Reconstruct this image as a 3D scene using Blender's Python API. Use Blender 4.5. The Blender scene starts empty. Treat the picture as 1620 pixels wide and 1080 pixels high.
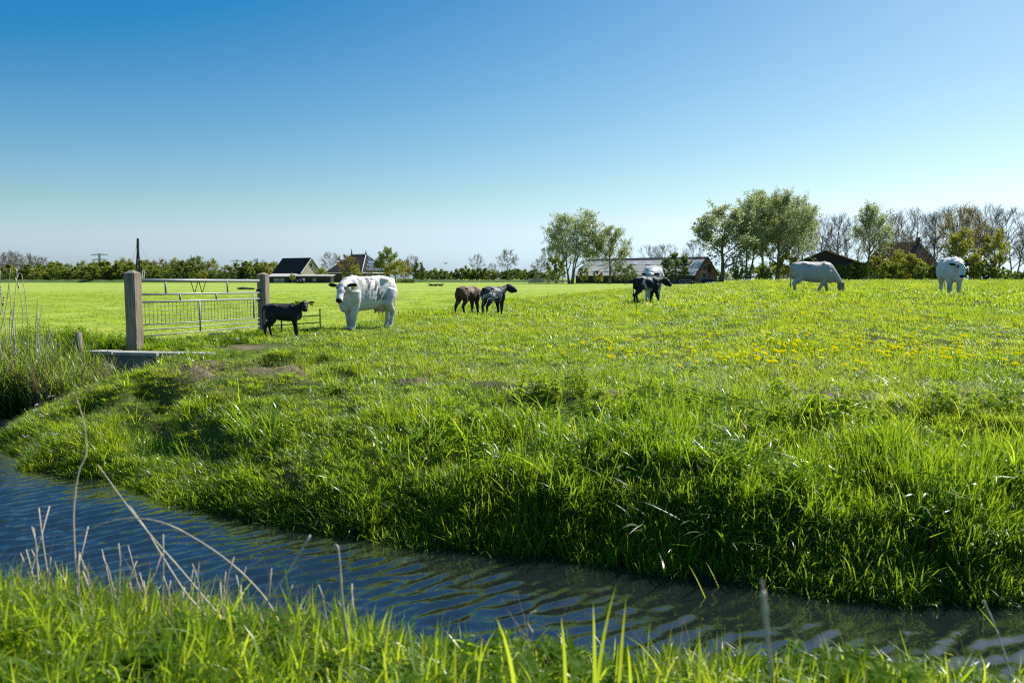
import bpy, math, random
import numpy as np
from mathutils import Vector, Matrix

# ------------------------------------------------------------------ camera, world, sun, exposure
scene = bpy.context.scene
COL = scene.collection
R = math.radians
EYE = 1.30                      # lens height above the meadow at the gate
FPX = 1200.0                    # focal length in pixels of a 1620 px wide picture
PITCH = math.atan(100.0 / FPX)

cam_data = bpy.data.cameras.new('camera')
cam_data.sensor_width = 36.0
cam_data.lens = 36.0 * FPX / 1620.0
cam_data.clip_start = 0.05
cam_data.clip_end = 9000.0
cam_data.dof.use_dof = True
cam_data.dof.focus_distance = 16.0
cam_data.dof.aperture_fstop = 2.8
cam = bpy.data.objects.new('camera', cam_data)
cam.location = (0.0, 0.0, EYE)
cam.rotation_euler = (R(90) - PITCH, 0.0, 0.0)
COL.objects.link(cam)
scene.camera = cam

SUN_AZ = R(50.0)                # to the right of the view direction (+Y), clockwise seen from above
SUN_EL = R(47.0)

world = bpy.data.worlds.new('World')
scene.world = world
world.use_nodes = True
wn = world.node_tree
wn.nodes.clear()
sky = wn.nodes.new('ShaderNodeTexSky')
sky.sky_type = 'NISHITA'
sky.sun_disc = False
sky.sun_elevation = SUN_EL
sky.sun_rotation = SUN_AZ
sky.altitude = 0.0
sky.air_density = 1.0
sky.dust_density = 0.6
sky.ozone_density = 4.0
bg = wn.nodes.new('ShaderNodeBackground')
bg.inputs['Strength'].default_value = 0.13
wo = wn.nodes.new('ShaderNodeOutputWorld')
# the photograph's steep, polarised blue: one tone curve per channel over the whole sky
EXPOSURE = 0.55
sep_ = wn.nodes.new('ShaderNodeSeparateColor')
com_ = wn.nodes.new('ShaderNodeCombineColor')
chan = []
wn.links.new(sky.outputs['Color'], sep_.inputs[0])
for ch, (k_, o_, lo_) in enumerate(((0.192, -0.298, 0.030), (0.175, -0.252, 0.205), (0.122, -0.035, 0.47))):
    # contrast: slope and offset, never below a deep zenith blue
    pw = wn.nodes.new('ShaderNodeMath')
    pw.operation = 'MULTIPLY_ADD'
    pw.inputs[1].default_value = k_ / 0.13 / 2.0 ** EXPOSURE
    pw.inputs[2].default_value = o_ / 0.13 / 2.0 ** EXPOSURE
    ml = wn.nodes.new('ShaderNodeMath')
    ml.operation = 'MAXIMUM'
    ml.inputs[1].default_value = lo_ / 0.13 / 2.0 ** EXPOSURE
    mn = wn.nodes.new('ShaderNodeMath')
    mn.operation = 'MINIMUM'
    mn.inputs[1].default_value = 9.0
    wn.links.new(sep_.outputs[ch], pw.inputs[0])
    wn.links.new(pw.outputs[0], ml.inputs[0])
    wn.links.new(ml.outputs[0], mn.inputs[0])
    chan.append(mn.outputs[0])
# keep the pale band over the horizon bluish white
def sky_math(op, a, b):
    n_ = wn.nodes.new('ShaderNodeMath')
    n_.operation = op
    for i_, v_ in enumerate((a, b)):
        if isinstance(v_, float):
            n_.inputs[i_].default_value = v_
        else:
            wn.links.new(v_, n_.inputs[i_])
    return n_.outputs[0]


wn.links.new(sky_math('MINIMUM', chan[0], sky_math('MULTIPLY', chan[1], 0.78)), com_.inputs[0])
wn.links.new(chan[1], com_.inputs[1])
wn.links.new(sky_math('MAXIMUM', chan[2], sky_math('MULTIPLY', chan[1], 1.13)), com_.inputs[2])
wn.links.new(com_.outputs[0], bg.inputs['Color'])
wn.links.new(bg.outputs['Background'], wo.inputs['Surface'])

sun_data = bpy.data.lights.new('sun', 'SUN')
sun_data.energy = 5.0
sun_data.angle = R(0.55)
sun_data.color = (1.0, 0.95, 0.86)
sun = bpy.data.objects.new('sun', sun_data)
sun_dir = Vector((math.sin(SUN_AZ) * math.cos(SUN_EL), math.cos(SUN_AZ) * math.cos(SUN_EL), math.sin(SUN_EL)))
sun.rotation_euler = sun_dir.to_track_quat('Z', 'Y').to_euler()
sun.location = (30, 20, 40)
COL.objects.link(sun)

vs = scene.view_settings
vs.view_transform = 'Standard'
vs.look = 'None'
vs.exposure = EXPOSURE
vs.gamma = 1.0
vs.use_curve_mapping = False
scene.render.engine = 'CYCLES'
cy = scene.cycles
cy.use_denoising = False
cy.filter_width = 1.15
cy.max_bounces = 7
cy.diffuse_bounces = 3
cy.glossy_bounces = 3
cy.transmission_bounces = 5
cy.transparent_max_bounces = 6
cy.sample_clamp_indirect = 6.0
cy.use_adaptive_sampling = True
cy.adaptive_threshold = 0.01

# ------------------------------------------------------------------ helpers
CP, SP = math.cos(PITCH), math.sin(PITCH)


def ray(u, v):
    a = (u - 810.0) / FPX
    b = (540.0 - v) / FPX
    return np.array([a, CP + b * SP, -SP + b * CP])


def at(u, v, Y):
    """World point that photograph pixel (u, v) shows at distance Y along the view."""
    d = ray(u, v)
    return np.array([0, 0, EYE]) + d * (Y / d[1])


def on_plane(u, v, z):
    d = ray(u, v)
    return np.array([0, 0, EYE]) + d * ((z - EYE) / d[2])


def hash2(i, j, seed):
    n = (i.astype(np.int64) * 374761393 + j.astype(np.int64) * 668265263 + seed * 1442695041) & 0x7fffffff
    n = ((n ^ (n >> 13)) * 1274126177) & 0x7fffffff
    n = n ^ (n >> 16)
    return (n & 0xffff) / 65535.0


def vnoise(x, y, seed=0):
    x = np.asarray(x, float)
    y = np.asarray(y, float)
    xi = np.floor(x)
    yi = np.floor(y)
    fx = x - xi
    fy = y - yi
    fx = fx * fx * (3 - 2 * fx)
    fy = fy * fy * (3 - 2 * fy)
    a = hash2(xi, yi, seed)
    b = hash2(xi + 1, yi, seed)
    c = hash2(xi, yi + 1, seed)
    d = hash2(xi + 1, yi + 1, seed)
    return (a * (1 - fx) + b * fx) * (1 - fy) + (c * (1 - fx) + d * fx) * fy


def fbm(x, y, seed=0, oct=3):
    s, a, t = 0.0, 1.0, 0.0
    for k in range(oct):
        s = s + a * vnoise(np.asarray(x) * 2.03 ** k, np.asarray(y) * 2.03 ** k, seed + k * 17)
        t += a
        a *= 0.5
    return s / t


def S(x, a, b):
    t = np.clip((np.asarray(x, float) - a) / (b - a), 0, 1)
    return t * t * (3 - 2 * t)


class MB:
    """Collects simple shapes; build() links them as ONE mesh object."""

    def __init__(self):
        self.v, self.f, self.n, self.mi = [], [], 0, []

    def add(self, verts, faces, m=0):
        verts = np.asarray(verts, float)
        self.v.append(verts)
        n = self.n
        self.f.extend([[i + n for i in f] for f in faces])
        self.mi.extend([m] * len(faces))
        self.n += len(verts)

    def box(self, c, size, rz=0.0, taper=1.0, m=0):
        sx, sy, sz = [s / 2 for s in size]
        p = []
        for z, k in ((-sz, 1.0), (sz, taper)):
            for x, y in ((-sx, -sy), (sx, -sy), (sx, sy), (-sx, sy)):
                p.append((x * k, y * k, z))
        p = np.array(p)
        ca, sa = math.cos(rz), math.sin(rz)
        q = p.copy()
        q[:, 0] = p[:, 0] * ca - p[:, 1] * sa
        q[:, 1] = p[:, 0] * sa + p[:, 1] * ca
        self.add(q + np.array(c), [(3, 2, 1, 0), (4, 5, 6, 7), (0, 1, 5, 4), (1, 2, 6, 5), (2, 3, 7, 6), (3, 0, 4, 7)], m)

    def bar(self, a, b, w, h=None, m=0):
        """Rectangular bar from a to b."""
        a, b = np.array(a, float), np.array(b, float)
        h = h or w
        d = (b - a) / np.linalg.norm(b - a)
        up = np.array([0, 0, 1.0]) if abs(d[2]) < 0.95 else np.array([0, 1.0, 0])
        s = np.cross(d, up)
        s /= np.linalg.norm(s)
        t = np.cross(s, d)
        p = []
        for e in (a, b):
            for x, y in ((-1, -1), (1, -1), (1, 1), (-1, 1)):
                p.append(e + s * x * w / 2 + t * y * h / 2)
        self.add(p, [(0, 1, 2, 3), (7, 6, 5, 4), (0, 4, 5, 1), (1, 5, 6, 2), (2, 6, 7, 3), (3, 7, 4, 0)], m)

    def tube(self, pts, rad, sides=6, cap=True, m=0):
        pts = [np.array(p, float) for p in pts]
        n = len(pts)
        if not hasattr(rad, '__len__'):
            rad = [rad] * n
        V, F = [], []
        d0 = pts[1] - pts[0]
        d0 /= max(np.linalg.norm(d0), 1e-9)
        ref = np.array([1.0, 0, 0]) if abs(d0[0]) < 0.8 else np.array([0, 1.0, 0])
        s = np.cross(d0, ref)
        s /= np.linalg.norm(s)
        ang = np.arange(sides) * 2 * math.pi / sides
        ca, sa = np.cos(ang)[:, None], np.sin(ang)[:, None]
        for i in range(n):
            d = pts[min(i + 1, n - 1)] - pts[max(i - 1, 0)]
            d /= max(np.linalg.norm(d), 1e-9)
            s = s - d * np.dot(s, d)
            s /= max(np.linalg.norm(s), 1e-9)
            t = np.cross(d, s)
            V.append(pts[i] + rad[i] * (ca * s + sa * t))
        for i in range(n - 1):
            for k in range(sides):
                k2 = (k + 1) % sides
                F.append((i * sides + k, i * sides + k2, (i + 1) * sides + k2, (i + 1) * sides + k))
        if cap:
            F.append(tuple(range(sides))[::-1])
            F.append(tuple((n - 1) * sides + k for k in range(sides)))
        self.add(np.vstack(V), F, m)

    def ellipsoid(self, c, r, rot=None, seg=14, rings=8, m=0):
        V, F = [], []
        V.append((0, 0, 1))
        for i in range(1, rings):
            th = math.pi * i / rings
            for k in range(seg):
                ph = 2 * math.pi * k / seg
                V.append((math.sin(th) * math.cos(ph), math.sin(th) * math.sin(ph), math.cos(th)))
        V.append((0, 0, -1))
        for k in range(seg):
            F.append((0, 1 + k, 1 + (k + 1) % seg))
        for i in range(rings - 2):
            for k in range(seg):
                a = 1 + i * seg + k
                b = 1 + i * seg + (k + 1) % seg
                F.append((a, a + seg, b + seg, b))
        last = len(V) - 1
        o = 1 + (rings - 2) * seg
        for k in range(seg):
            F.append((last, o + (k + 1) % seg, o + k))
        V = np.array(V) * np.array(r)
        if rot is not None:
            V = V @ np.array(rot).T
        self.add(V + np.array(c), F, m)

    def loft(self, sections, seg=20, power=2.3):
        """sections: (x, top, bottom, halfwidth)"""
        V, F = [], []
        for (x, t, b, hw) in sections:
            zc, hz = (t + b) / 2, (t - b) / 2
            for k in range(seg):
                a = 2 * math.pi * k / seg
                c, s = math.cos(a), math.sin(a)
                V.append((x, hw * math.copysign(abs(c) ** (2 / power), c), zc + hz * math.copysign(abs(s) ** (2 / power), s)))
        n = len(sections)
        for i in range(n - 1):
            for k in range(seg):
                k2 = (k + 1) % seg
                F.append((i * seg + k, i * seg + k2, (i + 1) * seg + k2, (i + 1) * seg + k))
        F.append(tuple(range(seg))[::-1])
        F.append(tuple((n - 1) * seg + k for k in range(seg)))
        self.add(V, F)

    def mesh(self, name, mats, smooth=False):
        me = bpy.data.meshes.new(name)
        V = np.vstack(self.v) if self.v else np.zeros((0, 3))
        me.from_pydata(V.tolist(), [], self.f)
        for m in (mats if isinstance(mats, (list, tuple)) else [mats]):
            me.materials.append(m)
        if any(self.mi):
            me.polygons.foreach_set('material_index', self.mi)
        if smooth:
            me.polygons.foreach_set('use_smooth', [True] * len(me.polygons))
        me.update()
        return me

    def build(self, name, mats, parent=None, smooth=False):
        return obj(name, self.mesh(name, mats, smooth), parent)


def obj(name, data, parent=None, loc=None):
    o = bpy.data.objects.new(name, data)
    COL.objects.link(o)
    if parent is not None:
        o.parent = parent
    if loc is not None:
        o.location = loc
    return o


def tag(o, label=None, cat=None, group=None, kind=None):
    if label:
        o['label'] = label
    if cat:
        o['category'] = cat
    if group:
        o['group'] = group
    if kind:
        o['kind'] = kind
    return o


def thing(name, label, cat, loc=(0, 0, 0), rz=0.0, group=None):
    o = bpy.data.objects.new(name, None)
    o.empty_display_size = 0.2
    COL.objects.link(o)
    o.location = loc
    o.rotation_euler = (0, 0, rz)
    return tag(o, label, cat, group)


CHILDREN = {}


def copy_tree(root, loc, rz=0.0, scale=1.0, label=None, group=None):
    c = root.copy()
    COL.objects.link(c)
    c.location = loc
    c.rotation_euler = (0, 0, rz)
    c.scale = scale if hasattr(scale, '__len__') else (scale,) * 3
    if label:
        c['label'] = label
    if group:
        c['group'] = group
    elif 'group' in c:
        del c['group']
    for ch in root.children:
        k = ch.copy()
        COL.objects.link(k)
        k.parent = c
    return c


# ------------------------------------------------------------------ materials
def new_mat(name):
    m = bpy.data.materials.new(name)
    m.use_nodes = True
    nt = m.node_tree
    nt.nodes.clear()
    out = nt.nodes.new('ShaderNodeOutputMaterial')
    return m, nt, out


def N(nt, typ, **kw):
    n = nt.nodes.new(typ)
    for k, val in kw.items():
        if k in n.inputs:
            n.inputs[k].default_value = val
        else:
            setattr(n, k, val)
    return n


def rgba(c):
    return (c[0], c[1], c[2], 1.0)


def plain(name, col, rough=0.8, metal=0.0, var=0.25, scale=6.0, bump=0.3, stretch=(1, 1, 1), spec=0.3, col2=None):
    """Painted, wooden, stone or metal surface with uneven colour and fine relief."""
    m, nt, out = new_mat(name)
    b = N(nt, 'ShaderNodeBsdfPrincipled')
    b.inputs['Roughness'].default_value = rough
    b.inputs['Metallic'].default_value = metal
    b.inputs['Specular IOR Level'].default_value = spec
    tc = N(nt, 'ShaderNodeTexCoord')
    mp = N(nt, 'ShaderNodeMapping')
    mp.inputs['Scale'].default_value = stretch
    nz = N(nt, 'ShaderNodeTexNoise')
    nz.inputs['Scale'].default_value = scale
    nz.inputs['Detail'].default_value = 6.0
    nz.inputs['Roughness'].default_value = 0.65
    cr = N(nt, 'ShaderNodeValToRGB')
    c2 = col2 or [min(1, c * (1 + var)) for c in col]
    cr.color_ramp.elements[0].position = 0.3
    cr.color_ramp.elements[1].position = 0.7
    cr.color_ramp.elements[0].color = rgba([c * (1 - var) for c in col])
    cr.color_ramp.elements[1].color = rgba(c2)
    bp = N(nt, 'ShaderNodeBump')
    bp.inputs['Strength'].default_value = bump
    bp.inputs['Distance'].default_value = 0.02
    L = nt.links.new
    L(tc.outputs['Object'], mp.inputs['Vector'])
    L(mp.outputs['Vector'], nz.inputs['Vector'])
    L(nz.outputs['Fac'], cr.inputs['Fac'])
    L(cr.outputs['Color'], b.inputs['Base Color'])
    L(nz.outputs['Fac'], bp.inputs['Height'])
    L(bp.outputs['Normal'], b.inputs['Normal'])
    L(b.outputs['BSDF'], out.inputs['Surface'])
    return m


def foliage(name, refl, trans, refl2=None, trans2=None, gloss=0.08, rough=0.35, tmix=0.5, wscale=0.35, world=True):
    """Thin leaves and blades: diffuse reflection, light coming through, a waxy sheen.
    The hue wanders from plant to plant (location) and from blade to blade (attribute rnd)."""
    m, nt, out = new_mat(name)
    L = nt.links.new
    refl2 = refl2 or refl
    trans2 = trans2 or trans
    at_ = N(nt, 'ShaderNodeAttribute')
    at_.attribute_name = 'rnd'
    oi = N(nt, 'ShaderNodeObjectInfo')
    nz = N(nt, 'ShaderNodeTexNoise')
    nz.inputs['Scale'].default_value = wscale
    nz.inputs['Detail'].default_value = 3.0
    L(oi.outputs['Location'], nz.inputs['Vector'])
    ad = N(nt, 'ShaderNodeMath', operation='MULTIPLY_ADD')
    L(nz.outputs['Fac'], ad.inputs[0])
    ad.inputs[1].default_value = 1.6 if world else 0.0
    ad.inputs[2].default_value = -0.55 if world else 0.25
    ad2 = N(nt, 'ShaderNodeMath', operation='MULTIPLY_ADD')
    L(at_.outputs['Fac'], ad2.inputs[0])
    ad2.inputs[1].default_value = 0.5
    L(ad.outputs['Value'], ad2.inputs[2])
    ad3 = N(nt, 'ShaderNodeMath', operation='MULTIPLY_ADD')
    L(oi.outputs['Random'], ad3.inputs[0])
    ad3.inputs[1].default_value = 0.3 if world else 0.0
    L(ad2.outputs['Value'], ad3.inputs[2])
    ad3.use_clamp = True
    m1 = N(nt, 'ShaderNodeMix', data_type='RGBA')
    m1.inputs['A'].default_value = rgba(refl)
    m1.inputs['B'].default_value = rgba(refl2)
    m2 = N(nt, 'ShaderNodeMix', data_type='RGBA')
    m2.inputs['A'].default_value = rgba(trans)
    m2.inputs['B'].default_value = rgba(trans2)
    # Mix nodes carry several sockets named A / B: set the colour ones
    for mx, a, b in ((m1, refl, refl2), (m2, trans, trans2)):
        mx.inputs[6].default_value = rgba(a)
        mx.inputs[7].default_value = rgba(b)
        L(ad3.outputs['Value'], mx.inputs[0])
    df = N(nt, 'ShaderNodeBsdfDiffuse')
    tr = N(nt, 'ShaderNodeBsdfTranslucent')
    L(m1.outputs[2], df.inputs['Color'])
    L(m2.outputs[2], tr.inputs['Color'])
    mx = N(nt, 'ShaderNodeMixShader')
    mx.inputs[0].default_value = tmix
    L(df.outputs[0], mx.inputs[1])
    L(tr.outputs[0], mx.inputs[2])
    gl = N(nt, 'ShaderNodeBsdfGlossy')
    gl.inputs['Roughness'].default_value = rough
    gl.inputs['Color'].default_value = (0.9, 0.95, 0.9, 1)
    lw = N(nt, 'ShaderNodeFresnel')
    lw.inputs['IOR'].default_value = 1.38
    mu = N(nt, 'ShaderNodeMath', operation='MULTIPLY')
    L(lw.outputs['Fac'], mu.inputs[0])
    mu.inputs[1].default_value = gloss * 0.6
    mu.use_clamp = True
    mg = N(nt, 'ShaderNodeMixShader')
    L(mu.outputs['Value'], mg.inputs[0])
    L(mx.outputs[0], mg.inputs[1])
    L(gl.outputs[0], mg.inputs[2])
    L(mg.outputs[0], out.inputs['Surface'])
    return m


M = {}
M['grass'] = foliage('grass_blade', (0.066, 0.150, 0.011), (0.28, 0.50, 0.012), (0.128, 0.180, 0.019), (0.58, 0.66, 0.028), gloss=0.10, rough=0.42, tmix=0.55)
M['grass_lush'] = foliage('lush_grass_blade', (0.058, 0.150, 0.012), (0.22, 0.46, 0.012), (0.105, 0.180, 0.017), (0.48, 0.62, 0.024), gloss=0.12, rough=0.38, tmix=0.52)
M['grass_bright'] = foliage('bright_grass_blade', (0.085, 0.175, 0.014), (0.42, 0.66, 0.02), (0.145, 0.205, 0.022), (0.70, 0.78, 0.04), gloss=0.14, rough=0.38, tmix=0.58)
M['grass_rich'] = foliage('rich_grass_blade', (0.052, 0.138, 0.013), (0.19, 0.42, 0.013), (0.085, 0.160, 0.017), (0.36, 0.54, 0.022), gloss=0.12, rough=0.36, tmix=0.52)
M['grass_mown'] = foliage('mown_grass_blade', (0.16, 0.225, 0.028), (0.48, 0.66, 0.045), (0.22, 0.27, 0.05), (0.62, 0.72, 0.08), gloss=0.02, rough=0.45, wscale=0.12)
M['weed'] = foliage('weed_leaf', (0.045, 0.120, 0.012), (0.22, 0.44, 0.012), (0.085, 0.150, 0.016), (0.44, 0.56, 0.02), gloss=0.14, rough=0.38, tmix=0.55)
M['straw'] = foliage('dry_straw', (0.36, 0.29, 0.18), (0.40, 0.30, 0.16), (0.27, 0.20, 0.12), (0.30, 0.20, 0.10), gloss=0.05, rough=0.5, tmix=0.25)
M['reed'] = foliage('reed_leaf', (0.060, 0.13, 0.022), (0.24, 0.42, 0.025), (0.11, 0.15, 0.035), (0.44, 0.52, 0.04), gloss=0.10, rough=0.42)


def ground_material():
    m, nt, out = new_mat('meadow_soil')
    L = nt.links.new
    at_ = N(nt, 'ShaderNodeAttribute')
    at_.attribute_name = 'zone'
    sep = N(nt, 'ShaderNodeSeparateColor')
    L(at_.outputs['Color'], sep.inputs[0])
    tc = N(nt, 'ShaderNodeTexCoord')

    def noise(scale, detail, stretch=(1, 1, 1), rough=0.6):
        mp = N(nt, 'ShaderNodeMapping')
        mp.inputs['Scale'].default_value = stretch
        mp.inputs['Rotation'].default_value = (0, 0, R(-9))
        n = N(nt, 'ShaderNodeTexNoise')
        n.inputs['Scale'].default_value = scale
        n.inputs['Detail'].default_value = detail
        n.inputs['Roughness'].default_value = rough
        L(tc.outputs['Object'], mp.inputs['Vector'])
        L(mp.outputs['Vector'], n.inputs['Vector'])
        return n

    def ramp(n, stops):
        cr = N(nt, 'ShaderNodeValToRGB')
        while len(cr.color_ramp.elements) < len(stops):
            cr.color_ramp.elements.new(0.5)
        for e, (p, c) in zip(cr.color_ramp.elements, stops):
            e.position = p
            e.color = rgba(c)
        L(n.outputs['Fac'], cr.inputs['Fac'])
        return cr

    def mix(fac, a, b, blend='MIX'):
        x = N(nt, 'ShaderNodeMix', data_type='RGBA', blend_type=blend)
        if isinstance(fac, float):
            x.inputs[0].default_value = fac
        else:
            L(fac, x.inputs[0])
        L(a, x.inputs[6])
        L(b, x.inputs[7])
        return x.outputs[2]

    turf = ramp(noise(2.5, 5), [(0.3, (0.035, 0.060, 0.012)), (0.7, (0.085, 0.115, 0.024))])
    # mown field: long pale swaths with finer streaks across them
    sw = ramp(noise(1.0, 4, (0.035, 0.28, 1)), [(0.32, (0.235, 0.305, 0.040)), (0.5, (0.290, 0.380, 0.055)), (0.68, (0.420, 0.435, 0.115))])
    fine = ramp(noise(1.0, 6, (0.7, 2.6, 1), 0.75), [(0.3, (0.62, 0.70, 0.55)), (0.72, (1.28, 1.22, 1.3))])
    mown = mix(1.0, sw.outputs[0], fine.outputs[0], 'MULTIPLY')
    dirt = ramp(noise(7, 6), [(0.3, (0.085, 0.062, 0.042)), (0.7, (0.23, 0.18, 0.125))])
    mud = ramp(noise(5, 5), [(0.3, (0.018, 0.015, 0.010)), (0.7, (0.055, 0.042, 0.027))])
    c = mix(sep.outputs[1], turf.outputs[0], mown)
    c = mix(sep.outputs[0], c, dirt.outputs[0])
    c = mix(sep.outputs[2], c, mud.outputs[0])
    b = N(nt, 'ShaderNodeBsdfPrincipled')
    b.inputs['Roughness'].default_value = 0.95
    b.inputs['Specular IOR Level'].default_value = 0.1
    L(c, b.inputs['Base Color'])
    bp = N(nt, 'ShaderNodeBump')
    bp.inputs['Strength'].default_value = 0.6
    bp.inputs['Distance'].default_value = 0.05
    L(noise(9, 7, (1, 1, 1), 0.7).outputs['Fac'], bp.inputs['Height'])
    L(bp.outputs['Normal'], b.inputs['Normal'])
    L(b.outputs[0], out.inputs['Surface'])
    return m


def water_material():
    m, nt, out = new_mat('ditch_water')
    L = nt.links.new
    b = N(nt, 'ShaderNodeBsdfPrincipled')
    b.inputs['Base Color'].default_value = (0.009, 0.013, 0.014, 1)
    b.inputs['Roughness'].default_value = 0.035
    b.inputs['IOR'].default_value = 1.62
    b.inputs['Specular Tint'].default_value = (0.90, 0.97, 1.0, 1)
    b.inputs['Specular IOR Level'].default_value = 1.0
    tc = N(nt, 'ShaderNodeTexCoord')
    n = N(nt, 'ShaderNodeTexNoise')
    n.inputs['Scale'].default_value = 14.0
    n.inputs['Detail'].default_value = 3.0
    bp = N(nt, 'ShaderNodeBump')
    bp.inputs['Strength'].default_value = 0.22
    bp.inputs['Distance'].default_value = 0.012
    L(tc.outputs['Object'], n.inputs['Vector'])
    L(n.outputs['Fac'], bp.inputs['Height'])
    L(bp.outputs['Normal'], b.inputs['Normal'])
    L(b.outputs[0], out.inputs['Surface'])
    return m


M['ground'] = ground_material()
M['water'] = water_material()
M['oak'] = plain('weathered_post_wood', (0.235, 0.185, 0.130), 0.88, var=0.55, scale=8, bump=1.0, stretch=(5, 5, 0.25), col2=(0.44, 0.36, 0.26))
M['stake'] = plain('grey_stake_wood', (0.22, 0.19, 0.16), 0.9, var=0.35, scale=9, bump=0.6, stretch=(4, 4, 0.4))
M['galv'] = plain('galvanised_steel', (0.30, 0.315, 0.325), 0.55, metal=0.35, var=0.15, scale=12, bump=0.1, spec=0.5)
M['iron'] = plain('dark_iron', (0.07, 0.065, 0.06), 0.6, metal=0.6, var=0.3, scale=20, bump=0.2)
M['concrete'] = plain('concrete', (0.20, 0.185, 0.165), 0.9, var=0.3, scale=5, bump=0.5)
M['stone'] = plain('pale_slab', (0.36, 0.34, 0.31), 0.85, var=0.2, scale=8, bump=0.4)

# ------------------------------------------------------------------ the lie of the land
ZW = -0.70                                       # water level in the ditch
far_px = [(1600, 945), (1450, 938), (1300, 925), (1150, 905), (1000, 887), (850, 868), (700, 853), (600, 846), (480, 838),
          (400, 826), (355, 802), (250, 777), (180, 769), (100, 752), (50, 727), (8, 702)]
far_shore = [tuple(on_plane(u, v, ZW)[:2]) for u, v in far_px]
far_shore = [(60.0, -18.0), (16.0, 1.0), (7.0, 4.2)] + far_shore + [(-6.45, 9.5), (-6.45, 10.3), (-6.5, 11.2), (-6.55, 12.1), (-6.6, 12.85), (-7.5, 13.05),
                                                     (-8.6, 12.7), (-10.5, 12.3), (-16, 11.6), (-60, 8.0)]
near_shore = [(-60, 2.5), (-16, 5.6), (-8, 5.0), (-5, 4.45), (-3, 4.0), (-1.2, 3.55), (0.6, 3.25), (2.5, 3.0), (5, 2.3), (9, 0.2), (16, -3.5), (50, -22)]
poly = np.array(far_shore + near_shore)
near_arr = np.array(near_shore)


def shore_distance(x, y):
    """Signed distance to the water's edge: negative on the water."""
    x = np.asarray(x, float)
    y = np.asarray(y, float)
    best = np.full(x.shape, 1e9)
    inside = np.zeros(x.shape, bool)
    n = len(poly)
    for i in range(n):
        ax, ay = poly[i]
        bx, by = poly[(i + 1) % n]
        dx, dy = bx - ax, by - ay
        t = np.clip(((x - ax) * dx + (y - ay) * dy) / (dx * dx + dy * dy), 0, 1)
        best = np.minimum(best, np.hypot(x - ax - t * dx, y - ay - t * dy))
        c = ((ay > y) != (by > y)) & (x < (bx - ax) * (y - ay) / (by - ay + 1e-12) + ax)
        inside ^= c
    d = np.where(inside, -best, best)
    # bites and bulges along the edge
    wob = (fbm(x * 1.35, y * 1.35, 151, 2) - 0.5) * (0.42 + 0.35 * S(-x, 0, 3)) + (vnoise(x * 3.7, y * 3.7, 152) - 0.5) * 0.12
    return d + wob * np.exp(-(d / 0.9) ** 2)


BX = [-80, -30, -8.0, -6.9, -5.8, -4.7, -3.8, -0.4, 11, 25, 60, 400]
BY = [15.5, 15.2, 14.9, 14.4, 17.9, 19.4, 24.5, 43, 70, 95, 130, 300]


def mown_edge(x):
    return np.interp(x, BX, BY)


PX = [on_plane(u, v, -0.02)[:2] for u, v in ((300, 592), (370, 600), (550, 610), (700, 618), (900, 624), (1080, 630), (1280, 634), (1450, 632), (1620, 636))]
PXX = [p[0] for p in PX] + [14.0]
PXY = [p[1] for p in PX] + [6.2]


def path_mask(x, y):
    yc = np.interp(x, PXX, PXY) + (vnoise(np.asarray(x) * 0.6, 0.0 * np.asarray(x), 5) - 0.5) * 0.5
    band = np.exp(-((y - yc) / 0.40) ** 2) * (np.asarray(x) > -4.6)
    patch = S(fbm(np.asarray(x) * 1.3, np.asarray(y) * 1.9, 41), 0.30, 0.50)
    m = band * patch
    # trodden earth before the gate
    g = np.exp(-(((x + 5.35) / 0.75) ** 2 + ((y - 14.3) / 0.55) ** 2)) * S(fbm(np.asarray(x) * 2, np.asarray(y) * 2, 77), 0.25, 0.5)
    g2 = np.exp(-(((x + 3.9) / 1.3) ** 2 + ((y - 10.3) / 0.35) ** 2)) * S(fbm(np.asarray(x) * 2.5, np.asarray(y) * 2.5, 78), 0.48, 0.68) * 0.25
    return np.clip(m + g * 1.2 + g2, 0, 1)


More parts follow.
